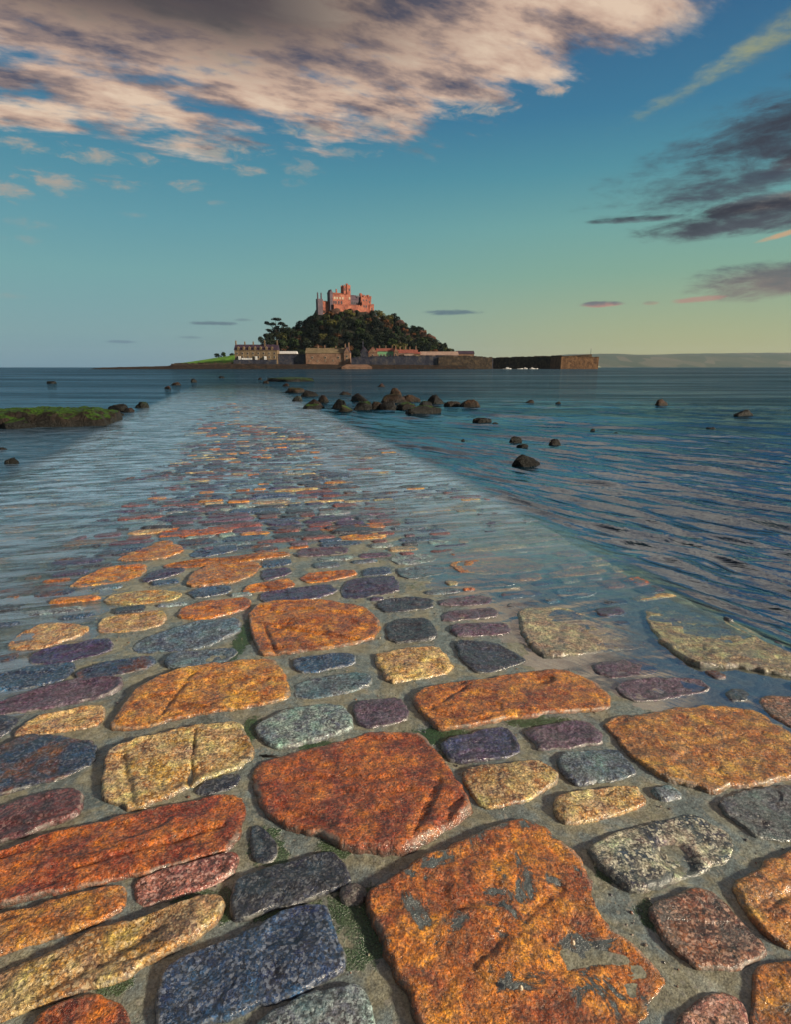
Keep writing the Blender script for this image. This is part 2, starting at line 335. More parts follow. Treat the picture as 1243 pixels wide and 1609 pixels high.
def water_mat():
    m, t = new_mat('sea_water'); p = pos(t)
    x, y, z = t.sep(p)
    u = t.m('ADD', t.m('MULTIPLY', x, SA), t.m('MULTIPLY', y, CC)); v = t.m('SUBTRACT', t.m('MULTIPLY', x, CC), t.m('MULTIPLY', y, SA))
    depth = attr(t, 'depth'); milk = attr(t, 'milk'); dist = t.vm('LENGTH', p)
    st = t.comb(t.m('MULTIPLY', v, 0.9), t.m('MULTIPLY', u, 5.0), z)
    s1 = t.noise(st, 1.5, 7, 0.62, 0.5); s2 = t.noise(t.vm('ADD', st, (4, 9, 1)), 4.0, 5, 0.6, 0.5)
    # bump: ripples near, longer lines of chop further out
    wp = t.comb(t.m('MULTIPLY', t.m('ADD', x, y), 0.7), t.m('MULTIPLY', t.m('SUBTRACT', x, y), 0.16), 0.0)
    b1 = t.noise(wp, 9.0, 4, 0.55, 0.5)
    b2 = t.noise(t.comb(t.m('MULTIPLY', x, 0.30), t.m('MULTIPLY', y, 1.0), 2.0), 1.1, 5, 0.6, 0.4)
    b3 = t.noise(t.comb(t.m('MULTIPLY', x, 0.35), t.m('MULTIPLY', y, 1.0), 5.0), 0.22, 5, 0.6, 0.4)
    far = t.step(dist, 8.0, 40.0)
    h = t.m('ADD', t.m('MULTIPLY', b1, t.m('MULTIPLY', t.step(dist, 3, 30, 0.014, 0.0), t.m('SUBTRACT', 1.0, t.m('MULTIPLY', attr(t, 'onc'), 0.85)))), t.m('ADD', t.m('MULTIPLY', b2, t.m('MULTIPLY', far, 0.30)), t.m('MULTIPLY', b3, t.m('MULTIPLY', t.step(dist, 30, 160), 2.2))))
    h = t.m('ADD', h, t.m('MULTIPLY', t.m('ADD', s1, t.m('MULTIPLY', s2, 0.4)), t.m('MULTIPLY', milk, 0.05)))
    bp = t.n('ShaderNodeBump'); bp.inputs['Strength'].default_value = 1.0; bp.inputs['Distance'].default_value = 1.0; t.put(bp.inputs['Height'], h)
    gl = t.n('ShaderNodeBsdfGlossy'); gl.inputs['Roughness'].default_value = 0.06; t.t.links.new(bp.outputs[0], gl.inputs['Normal']); t.put(gl.inputs[0], t.mix(attr(t, 'onc'), (0.52, 0.70, 0.84, 1), t.mix(t.step(dist, 3.0, 6.5), (0.62, 0.64, 0.62, 1), (0.74, 0.92, 1.0, 1))))
    tr = t.n('ShaderNodeBsdfTransparent'); tr.inputs[0].default_value = (0.90, 0.95, 0.95, 1)
    body = t.n('ShaderNodeBsdfDiffuse')
    nb = t.noise(t.comb(t.m('MULTIPLY', x, 0.3), y, 0.0), 0.5, 4, 0.6)
    t.put(body.inputs[0], t.mix(t.step(depth, 0.05, 0.45), (0.07, 0.085, 0.065, 1), t.mix(nb, (0.002, 0.014, 0.028, 1), (0.004, 0.032, 0.060, 1))))
    opq = t.m('SUBTRACT', 1.0, t.m('EXPONENT', t.m('MULTIPLY', t.m('MAXIMUM', depth, 0.0), -4.5)))
    a = t.n('ShaderNodeMixShader'); t.put(a.inputs[0], opq); t.t.links.new(tr.outputs[0], a.inputs[1]); t.t.links.new(body.outputs[0], a.inputs[2])
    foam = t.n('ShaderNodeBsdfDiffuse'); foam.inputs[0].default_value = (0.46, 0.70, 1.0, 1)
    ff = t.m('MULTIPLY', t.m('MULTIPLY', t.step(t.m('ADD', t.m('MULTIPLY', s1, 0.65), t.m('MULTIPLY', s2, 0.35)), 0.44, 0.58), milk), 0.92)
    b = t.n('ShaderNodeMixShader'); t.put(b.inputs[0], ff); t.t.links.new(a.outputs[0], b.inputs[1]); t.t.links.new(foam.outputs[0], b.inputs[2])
    g1 = t.noise(t.comb(t.m('MULTIPLY', x, 0.012), t.m('MULTIPLY', y, 0.05), 1.0), 1.0, 6, 0.7, 0.3); g2 = t.noise(t.comb(t.m('MULTIPLY', x, 0.09), t.m('MULTIPLY', y, 0.45), 4.0), 1.0, 5, 0.65, 0.2)
    gg = t.m('ADD', t.m('MULTIPLY', g1, t.step(dist, 15, 60)), t.m('MULTIPLY', g2, t.step(dist, 15, 60, 1.0, 0.0)))
    ruf = t.m('SUBTRACT', 1.0, t.m('MULTIPLY', t.m('MULTIPLY', t.step(gg, 0.42, 0.60, 0.52, 0.0), t.step(dist, 7.0, 26.0, 0.25, 1.0)), t.m('SUBTRACT', 1.0, milk)))
    fr = t.n('ShaderNodeFresnel'); fr.inputs[0].default_value = 1.33; t.t.links.new(bp.outputs[0], fr.inputs[1])
    c = t.n('ShaderNodeMixShader'); t.put(c.inputs[0], t.m('MULTIPLY', t.m('MINIMUM', fr.outputs[0], 0.62), ruf)); t.t.links.new(b.outputs[0], c.inputs[1]); t.t.links.new(gl.outputs[0], c.inputs[2])
    finish(t, c.outputs[0]); return m

def rough_mat(name, stops, scale=1.0, detail=8, rough=0.8, bstr=0.6, bdist=0.05, spec=0.3, fine=6.0):
    m, t = new_mat(name); p = pos(t); n = t.noise(p, scale, detail, 0.65, 0.3); n2 = t.noise(p, scale*fine, 4, 0.7)
    c = t.vm('SCALE', t.ramp(n, stops), sc=t.step(n2, 0.25, 0.75, 0.55, 1.45))
    finish(t, principled(t, c, rough, t.m('ADD', n, t.m('MULTIPLY', n2, 0.4)), bstr, bdist, spec)); return m

def rock_mat():
    m, t = new_mat('wet_rock'); p = pos(t); x, y, z = t.sep(p)
    geo = t.n('ShaderNodeNewGeometry'); nz = t.sep(geo.outputs['Normal'])[2]
    tint = attr(t, 'tint', 'OBJECT', 'Color'); ms = attr(t, 'mossy', 'OBJECT', 'Fac')
    n1 = t.noise(p, 3.0, 8, 0.65, 0.5); n2 = t.noise(p, 22.0, 6, 0.7)
    c = t.mix(t.step(n1, 0.40, 0.62), t.vm('SCALE', tint, sc=0.2), t.vm('SCALE', tint, sc=0.85))
    c = t.vm('SCALE', c, sc=t.step(n2, 0.25, 0.75, 0.35, 1.6))
    # weed and wet line above the water
    wet = t.step(t.m('ADD', z, t.m('MULTIPLY', n1, 0.20)), 0.34, 0.14)
    c = t.mix(t.m('MULTIPLY', wet, 0.8), c, (0.005, 0.005, 0.004, 1))
    mf = t.m('MULTIPLY', t.step(t.m('ADD', nz, t.m('MULTIPLY', n1, 0.9)), 1.22, 1.42), ms)
    c = t.mix(mf, c, t.mix(t.step(n2, 0.35, 0.65), (0.004, 0.014, 0.002, 1), (0.045, 0.12, 0.006, 1)))
    finish(t, principled(t, c, t.step(n2, 0.3, 0.7, 0.35, 0.7), t.m('ADD', n1, t.m('MULTIPLY', n2, 0.5)), 1.0, 0.09, 0.3)); return m
M_ROCK = rock_mat()

def leaf_mat(name, a, b):
    m, t = new_mat(name); p = pos(t); n = t.noise(p, 0.35, 5, 0.6)
    rnd = t.n('ShaderNodeObjectInfo').outputs['Random']
    c = t.mix(t.step(t.m('ADD', n, t.m('MULTIPLY', t.m('SUBTRACT', rnd, 0.5), 0.35)), 0.36, 0.64), a, b)
    finish(t, principled(t, c, 0.7, None, spec=0.2)); return m

# ------------------------------------------------------------------ setting: seabed, causeway, sea
def grid(us, vs):
    U, V = np.meshgrid(us, vs, indexing='ij'); n, m = U.shape
    i = np.arange(n*m).reshape(n, m)
    F = np.stack([i[:-1, :-1].ravel(), i[1:, :-1].ravel(), i[1:, 1:].ravel(), i[:-1, 1:].ravel()], 1)
    return U.ravel(), V.ravel(), F
seabed = tag(mesh_obj('seabed', [(-7100,-7100,-3.0),(7100,-7100,-3.0),(7100,7100,-3.0),(-7100,7100,-3.0)], [(0,1,2,3)], seabed_mat(), smooth=False), kind='structure')

MOSS = [(700,1165,70,16),(850,1140,60,9),(720,1185,26,16),(450,1440,60,22),(560,1440,50,38),(525,1345,30,16),(590,1480,30,40),(415,1335,22,28),(435,1360,18,14),
        (380,1170,16,26),(385,1000,12,40),(560,1515,18,16),(345,1425,18,18),(180,1560,26,14),(355,1445,14,14),(790,1262,12,12),(960,1385,20,10),(1020,1450,14,20),
        (500,1180,40,6),(1000,1350,30,10),(310,1420,50,8),(860,1025,18,8),(395,1145,10,14)]
us = np.concatenate([np.arange(-2.2, 0.3, .06), np.arange(.3, 4.0, .0125), np.arange(4.0, 9, .035), np.arange(9, 30, .15), np.arange(30, 62, .6)])
vs = np.concatenate([np.arange(-4.2, -2.7, .1), np.arange(-2.7, 2.9, .0165), np.arange(2.9, 4.4, .1)])
U, V, F = grid(us, vs)
Zb = bed_z(U, V)+.0035*fbm(U*9, V*9, 1.0, 3)+.0016*fbm(U*38, V*38, 2.0, 2)
X, Y = xy(U, V)
moss = np.zeros_like(X)
mask = (U < 5) & (U > 0)
for (mx, my, rx, ry) in MOSS:
    cx, cy = G(mx, my); ex, ey = G(mx+rx, my); fx_, fy_ = G(mx, my-ry)
    ra = abs(ex-cx)+.012; rb = abs(fy_-cy)+.012
    moss = np.maximum(moss, np.exp(-(((X-cx)/ra)**2+((Y-cy)/rb)**2)*.9)*mask)
moss = np.maximum(moss, .42*ss(fbm(U*3.2, V*3.2, 5.5, 3), .25, .5))
F = F[:, ::-1]
causeway = mesh_obj('causeway', np.stack([X, Y, Zb], 1), F, M_BED, attrs={'moss': moss})
tag(causeway, 'stone causeway of rust, tan and blue cobbles running under the tide towards the island', kind='structure')

# water: tessellated finely where the ripples are large in view
def build_water():
    r = np.concatenate([np.linspace(.3, 1.6, 24, endpoint=False), np.exp(np.linspace(math.log(1.6), math.log(24), 520, endpoint=False)), np.exp(np.linspace(math.log(24), math.log(7000), 150))])
    ang = np.concatenate([np.linspace(-180, -46, 40, endpoint=False), np.linspace(-46, 46, 560), np.linspace(46, 180, 40)[1:]])
    R_, A_, F = grid(r, np.radians(ang))
    X = R_*np.sin(A_); Y = R_*np.cos(A_); u, v = uv(X, Y)
    zb = bed_z(u, v); zb = np.where((u > 61) | (u < -2.2), -1.0, zb)
    zb = np.where((v > 4.3) | (v < -4.1), -2.0, zb)
    depth0 = -zb
    onc = ss(v, VL-.5, VL)*ss(-v, -VR-.25, -VR+.15)*ss(-u+3*fbm(X*.3, Y*.1, 1.7, 3), -40, -18)
    a = (X+Y)/1.414; c = (X-Y)/1.414
    warp = .25*fbm(X*.8, Y*.8, 0.3, 3)
    dr = np.gradient(r)[np.searchsorted(r, R_).clip(0, len(r)-1)]
    z = np.zeros_like(X)
    for (wl, amp, sd_) in ((.16, .004, 1.), (.55, .018, 2.), (1.3, .030, 3.), (3.2, .04, 4.), (9, .05, 5.), (28, .06, 6.)):
        k = 1/wl; al = np.clip((wl/dr-3)/3, 0, 1)
        mixd = ss(R_, 10, 60)  # crests slant near the causeway and lie across the view farther out
        nn = fbm((a+warp)*k*1.0, c*k*.28, sd_, 2)*(1-mixd)+fbm(Y*k, X*k*.3, sd_+9, 2)*mixd
        w_ = 1-2*np.abs(nn); z += amp*(w_-w_.mean())*al
    ph = 2.3*fbm(X*1.5, Y*1.5, 2.2, 3)+1.2*fbm(X*.25, Y*.25, 6.2, 2)
    for (wl, amp, rot_, pz) in ((.27, .022, .0, 0.), (.11, .005, .3, 3.3), (.19, .012, .25, 1.3), (.42, .018, -.15, 2.1), (.9, .016, .1, .4)):
        aa = a*math.cos(rot_)+c*math.sin(rot_); al = np.clip((wl/dr-4)/4, 0, 1)*(1-.8*ss(R_, 12, 40))
        sn = np.sin(2*math.pi*aa/wl+ph*(1+.3*pz)+pz); w_ = 1-np.abs(np.sin((np.arcsin(sn)-math.pi/2)/2))**.8*2
        z += amp*(w_-w_.mean())*al*(.75+.5*fbm(X*.6+pz, Y*.6, 1.1+pz, 2))
    z -= .012
    calm = 1-.985*onc
    calm *= .35+.65*ss(v, 1.0, 4.0)+.35*ss(R_, 14, 40)*(v < 2)
    calm = np.clip(calm, 0, 1)
    film = .006*fbm(v*1.3, u*6, 4.4, 3)+.004*(1-2*np.abs(fbm(v*2.6, u*11+v, 1.4, 3)))-.002
    z = z*calm+film*onc*ss(R_, 1.5, 4)*(.5+1.2*ss(R_, 3.5, 6))
    dry = (depth0 < -.004)
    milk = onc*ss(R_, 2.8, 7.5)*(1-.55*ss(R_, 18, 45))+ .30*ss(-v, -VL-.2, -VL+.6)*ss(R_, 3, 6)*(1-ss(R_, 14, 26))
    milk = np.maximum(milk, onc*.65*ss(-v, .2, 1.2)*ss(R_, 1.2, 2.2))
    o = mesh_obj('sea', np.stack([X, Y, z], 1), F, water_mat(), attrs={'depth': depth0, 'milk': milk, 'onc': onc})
    return tag(o, 'teal tidal sea washing over the causeway', kind='structure')
build_water()

# ------------------------------------------------------------------ cobbles
PAL = {  # colour a, colour b, speckle, silt film
 'O': ((.46,.165,.014), (.20,.045,.008), .35, .0), 'R': ((.40,.105,.012), (.20,.034,.010), .3, .0),
 'OP': ((.47,.165,.010), (.26,.062,.008), .25, 1.0), 'OT': ((.46,.215,.036), (.34,.11,.012), .35, .25),
 'T': ((.50,.37,.16), (.34,.17,.040), .6, .0), 'TS': ((.34,.28,.16), (.26,.21,.13), .5, .5),
 'B': ((.010,.038,.105), (.022,.062,.150), .85, .0), 'K': ((.012,.020,.042), (.026,.034,.062), .55, .0),
 'P': ((.075,.040,.085), (.10,.062,.095), .45, .0), 'I': ((.020,.024,.085), (.050,.030,.085), .5, .0),
 'G': ((.20,.27,.29), (.11,.15,.19), .7, .0), 'GB': ((.050,.095,.15), (.10,.14,.17), .7, .0),
 'GS': ((.085,.10,.105), (.06,.075,.085), .4, .6), 'RB': ((.17,.045,.045), (.10,.035,.045), .5, .0),
 'PK': ((.32,.15,.11), (.16,.05,.04), 1.0, .0), 'L': ((.38,.38,.28), (.02,.03,.06), .9, .9), 'BR': ((.26,.095,.035), (.10,.045,.03), 1.0, .45),
 'DB': ((.012,.036,.095), (.10,.034,.016), .5, .0)}
# outline in the photograph, kind, height in metres
ST = [
 ('R', .045, [(400,1205),(464,1185),(515,1173),(556,1164),(579,1154),(650,1153),(674,1168),(708,1218),(741,1276),(714,1303),(670,1330),(616,1350),(549,1342),(508,1321),(431,1301),(404,1256)]),
 ('OP', .040, [(576,1418),(623,1387),(674,1360),(725,1330),(780,1307),(825,1300),(862,1315),(910,1356),(929,1414),(950,1465),(1003,1500),(1048,1548),(1022,1578),(1000,1640),(930,1700),(700,1700),(657,1609),(647,1573),(616,1522),(583,1451)]),
 ('T', .048, [(162,1256),(167,1191),(189,1175),(287,1151),(358,1141),(382,1144),(394,1185),(389,1202),(304,1235),(236,1269),(203,1275),(180,1269)]),
 ('R', .045, [(382,1286),(375,1256),(338,1256),(250,1276),(169,1296),(60,1325),(0,1350),(-70,1375),(-70,1452),(0,1431),(135,1401),(209,1381),(300,1358),(351,1343),(368,1330)]),
 ('RB', .04, [(-60,1290),(0,1270),(40,1256),(111,1244),(130,1252),(128,1279),(115,1289),(51,1310),(0,1325),(-60,1345)]),
 ('DB', .045, [(-70,1205),(0,1176),(44,1158),(100,1162),(148,1170),(148,1201),(91,1225),(0,1249),(-70,1266)]),
 ('PK', .035, [(213,1397),(220,1388),(287,1367),(365,1348),(375,1357),(361,1384),(297,1408),(230,1431),(216,1420)]),
 ('OT', .04, [(-60,1468),(0,1448),(101,1421),(182,1401),(194,1408),(193,1435),(135,1465),(61,1485),(0,1509),(-60,1530)]),
 ('T', .045, [(-60,1565),(0,1539),(111,1495),(145,1472),(220,1458),(304,1424),(345,1424),(346,1455),(314,1482),(230,1522),(189,1546),(101,1573),(20,1603),(-60,1645)]),
 ('R', .035, [(60,1612),(74,1600),(101,1587),(142,1577),(186,1587),(203,1603),(205,1640),(180,1665),(80,1670),(50,1640)]),
 ('B', .042, [(258,1533),(304,1509),(389,1475),(440,1447),(481,1431),(510,1435),(519,1462),(532,1509),(534,1533),(495,1553),(434,1578),(380,1595),(330,1614),(262,1640),(250,1610)]),
 ('K', .038, [(366,1400),(375,1390),(448,1365),(512,1347),(526,1350),(549,1391),(540,1401),(481,1421),(424,1438),(375,1456),(366,1441)]),
 ('K', .025, [(393,1306),(407,1303),(431,1330),(434,1350),(424,1360),(397,1357)]),
 ('G', .045, [(399,1144),(424,1131),(454,1117),(508,1112),(539,1117),(552,1137),(552,1150),(515,1161),(458,1178),(427,1178),(410,1164)]),
 ('P', .03, [(552,1114),(569,1104),(630,1100),(640,1117),(638,1136),(566,1149)]),
 ('O', .05, [(647,1100),(667,1086),(740,1073),(817,1060),(885,1050),(931,1070),(957,1091),(959,1111),(936,1117),(854,1123),(780,1136),(740,1146),(687,1153),(664,1124)]),
 ('I', .032, [(694,1175),(708,1164),(785,1148),(799,1151),(817,1177),(817,1188),(780,1195),(714,1203)]),
 ('P', .032, [(825,1149),(899,1134),(925,1136),(944,1154),(944,1169),(921,1173),(851,1184),(836,1169)]),
 ('GB', .028, [(877,1199),(892,1186),(966,1179),(985,1195),(1000,1218),(966,1227),(910,1240),(888,1225)]),
 ('T', .036, [(728,1215),(780,1208),(843,1201),(873,1221),(873,1236),(836,1259),(780,1276),(762,1276),(738,1245)]),
 ('T', .036, [(873,1266),(892,1253),(996,1240),(1015,1259),(1011,1270),(948,1292),(895,1303),(873,1289)]),
 ('OT', .036, [(944,1134),(1018,1121),(1078,1110),(1123,1106),(1190,1113),(1243,1151),(1290,1185),(1300,1205),(1243,1218),(1190,1229),(1149,1236),(1126,1248),(1097,1240),(1041,1225),(1011,1207),(977,1169)]),
 ('GS', .024, [(1130,1262),(1175,1244),(1243,1232),(1295,1240),(1300,1310),(1230,1322),(1186,1315),(1152,1289)]),
 ('L', .032, [(925,1344),(944,1330),(989,1307),(1041,1296),(1078,1283),(1108,1289),(1152,1318),(1146,1359),(1115,1368),(1033,1400),(1007,1414),(989,1407),(936,1366)]),
 ('BR', .034, [(1022,1441),(1048,1422),(1089,1405),(1115,1409),(1152,1448),(1193,1493),(1193,1503),(1149,1526),(1097,1530),(1074,1508),(1037,1478)]),
 ('OT', .04, [(1152,1396),(1190,1370),(1243,1340),(1300,1320),(1320,1480),(1243,1495),(1197,1467),(1167,1429)]),
 ('OP', .034, [(1190,1537),(1219,1522),(1243,1522),(1300,1520),(1300,1640),(1210,1660),(1180,1615),(1186,1580)]),
 ('PK', .034, [(1063,1612),(1097,1586),(1126,1571),(1152,1578),(1167,1593),(1175,1640),(1140,1680),(1060,1670)]),
 ('G', .038, [(427,1603),(491,1573),(549,1560),(566,1563),(583,1600),(590,1660),(420,1690),(395,1630)]),
 ('K', .02, [(307,1246),(324,1232),(358,1222),(375,1222),(368,1239),(321,1254)]),
 ('OT', .05, [(170,1146),(199,1107),(214,1085),(279,1057),(369,1044),(424,1042),(447,1059),(451,1099),(416,1110),(280,1131),(209,1151)]),
 ('O', .05, [(389,970),(409,950),(499,945),(569,955),(594,975),(596,990),(583,1006),(524,1019),(429,1029),(409,1031),(399,1004)]),
 ('B', .03, [(461,1037),(529,1027),(554,1030),(558,1046),(479,1060),(462,1052)]),
 ('GB', .032, [(464,1074),(549,1060),(579,1062),(583,1079),(549,1089),(479,1101),(462,1097)]),
 ('T', .036, [(587,1033),(600,1029),(678,1016),(693,1021),(720,1056),(621,1075),(605,1068)]),
 ('K', .036, [(605,982),(631,973),(672,972),(690,998),(683,1004),(626,1011),(610,1003)]),
 ('K', .034, [(714,1008),(781,1011),(807,1024),(829,1037),(771,1055),(750,1057),(724,1034)]),
 ('P', .026, [(706,988),(719,980),(791,975),(803,985),(797,993),(724,1002)]),
 ('P', .024, [(693,967),(709,959),(771,953),(784,959),(776,968),(698,976)]),
 ('TS', .036, [(816,962),(828,954),(890,951),(936,967),(1014,1003),(1009,1013),(936,1019),(859,1032),(835,1013),(820,988)]),
 ('TS', .040, [(1009,957),(1045,943),(1097,951),(1169,988),(1243,1024),(1290,1050),(1243,1062),(1169,1045),(1091,1045),(1040,1008)]),
 ('P', .028, [(967,1076),(1003,1063),(1097,1063),(1120,1081),(1066,1091),(1003,1101),(978,1091)]),
 ('P', .022, [(931,1041),(993,1030),(1035,1045),(1024,1055),(966,1062),(940,1056)]),
 ('BR', .03, [(1193,1097),(1208,1091),(1243,1093),(1290,1100),(1290,1150),(1243,1140),(1208,1117)]),
 ('K', .024, [(1141,1086),(1152,1079),(1168,1080),(1180,1088),(1172,1097),(1149,1097)]),
 ('B', .04, [(-50,1068),(0,1054),(50,1045),(115,1039),(118,1049),(90,1071),(0,1083),(-50,1093)]),
 ('DB', .032, [(120,1056),(165,1041),(234,1033),(245,1042),(224,1053),(150,1067),(122,1066)]),
 ('P', .036, [(-50,1110),(0,1100),(65,1080),(110,1071),(185,1067),(192,1079),(169,1094),(84,1110),(0,1119),(-50,1130)]),
 ('T', .034, [(22,1150),(41,1133),(68,1122),(142,1109),(162,1110),(160,1131),(145,1143),(68,1151),(24,1159)]),
 ('K', .036, [(-70,1150),(-50,1135),(0,1122),(25,1128),(15,1145),(-10,1158),(-70,1180)]),
 ('GB', .036, [(205,1016),(240,998),(309,979),(369,975),(378,980),(374,994),(319,1019),(219,1027)]),
 ('GB', .03, [(258,1040),(269,1029),(364,1017),(371,1027),(349,1041),(269,1052)]),
 ('I', .036, [(44,1029),(75,1017),(165,1004),(177,1012),(170,1024),(100,1039),(46,1042)]),
 ('T', .034, [(12,1008),(30,992),(70,977),(120,979),(137,987),(120,999),(60,1017),(16,1018)]),
 ('T', .032, [(152,981),(165,969),(254,960),(260,977),(239,987),(160,995)]),
 ('O', .034, [(277,972),(285,955),(319,945),(394,940),(391,957),(319,975)]),
 ('T', .03, [(160,945),(175,932),(249,927),(287,931),(276,943),(200,950)]),
 ('B', .028, [(294,932),(319,922),(360,920),(364,930),(309,941)]),
 ('OT', .036, [(294,919),(300,903),(329,887),(404,882),(408,894),(379,912),(300,924)]),
 ('OT', .036, [(107,922),(125,908),(165,890),(229,885),(226,900),(195,912)]),
 ('OT', .034, [(178,880),(200,867),(244,855),(280,855),(289,865),(250,878)]),
 ('I', .026, [(410,905),(412,895),(454,892),(460,901),(414,912)]),
 ('B', .026, [(411,888),(414,880),(454,878),(458,887),(414,891)]),
 ('I', .03, [(408,944),(410,932),(462,925),(519,918),(530,930),(479,944),(420,948)]),
 ('O', .026, [(469,910),(484,900),(554,895),(560,904),(489,917)]),
 ('O', .026, [(380,931),(389,920),(454,909),(462,920),(440,927)]),
 ('I', .026, [(535,925),(545,912),(615,905),(627,915),(627,929),(560,940),(538,938)]),
 ('K', .028, [(593,952),(602,943),(641,938),(680,941),(680,955),(610,963)]),
 ('P', .026, [(690,942),(755,932),(776,938),(766,947),(693,951)]),
 ('K', .026, [(727,912),(745,907),(802,905),(810,914),(755,920)]),
 ('GB', .024, [(626,893),(693,885),(704,897),(647,909),(628,903)]),
 ('G', .024, [(607,876),(672,867),(690,878),(631,887)]),
 ('OT', .026, [(703,884),(755,873),(817,870),(859,882),(848,891),(729,900)]),
 ('G', .024, [(872,922),(910,917),(944,928),(890,937)]),
 ('P', .024, [(464,870),(479,861),(544,858),(546,869),(469,875)]),
 ('B', .024, [(569,897),(580,892),(611,891),(613,901),(571,905)]),
 ('O', .028, [(254,888),(300,880),(349,875),(449,866),(456,872),(380,882),(324,888),(259,895)]),
 ('R', .034, [(247,838),(270,828),(349,828),(370,832),(329,840),(252,844)]),
 ('B', .028, [(294,872),(315,860),(369,855),(372,864),(309,876)]),
 ('I', .028, [(222,914),(239,896),(290,888),(287,899),(235,914)]),
 ('O', .024, [(494,831),(549,824),(600,820),(605,828),(530,834)]),
 ('OT', .024, [(525,845),(560,838),(605,836),(606,843),(560,848)]),
]
OCC_U0, OCC_V0, OCC_S = -2.2, -2.9, .02
occ = np.zeros((int(6.4/OCC_S), int(6/OCC_S)), bool)
def in_poly(px, py, poly):
    n = len(poly); ins = np.zeros(px.shape, bool); j = n-1
    for i in range(n):
        xi, yi = poly[i]; xj, yj = poly[j]
        c = ((yi > py) != (yj > py)) & (px < (xj-xi)*(py-yi)/((yj-yi) if yj != yi else 1e-9)+xi); ins ^= c; j = i
    return ins
def mark(poly, pad=.012):
    poly = np.asarray(poly); c = poly.mean(0); d = poly-c; r = np.linalg.norm(d, axis=1, keepdims=True); poly = c+d*(r+pad)/r
    lo = poly.min(0); hi = poly.max(0)
    i0, i1 = int((lo[0]-OCC_U0)/OCC_S)-1, int((hi[0]-OCC_U0)/OCC_S)+2; j0, j1 = int((lo[1]-OCC_V0)/OCC_S)-1, int((hi[1]-OCC_V0)/OCC_S)+2
    i0 = max(i0, 0); j0 = max(j0, 0); i1 = min(i1, occ.shape[0]); j1 = min(j1, occ.shape[1])
    if i1 <= i0 or j1 <= j0: return None
    I, J = np.meshgrid(np.arange(i0, i1), np.arange(j0, j1), indexing='ij')
    m = in_poly(OCC_U0+(I+.5)*OCC_S, OCC_V0+(J+.5)*OCC_S, poly)
    return I[m], J[m]
def smooth_outline(P, N, k=1):
    P = np.asarray(P, float)
    for _ in range(k):
        Q = np.roll(P, -1, 0); P = np.stack([P*.82+Q*.18, P*.18+Q*.82], 1).reshape(-1, 2)
    d = np.linalg.norm(np.roll(P, -1, 0)-P, axis=1); cum = np.concatenate([[0], np.cumsum(d)]); PP = np.vstack([P, P[:1]])
    t = np.linspace(0, cum[-1], N, endpoint=False)
    return np.stack([np.interp(t, cum, PP[:, 0]), np.interp(t, cum, PP[:, 1])], 1)
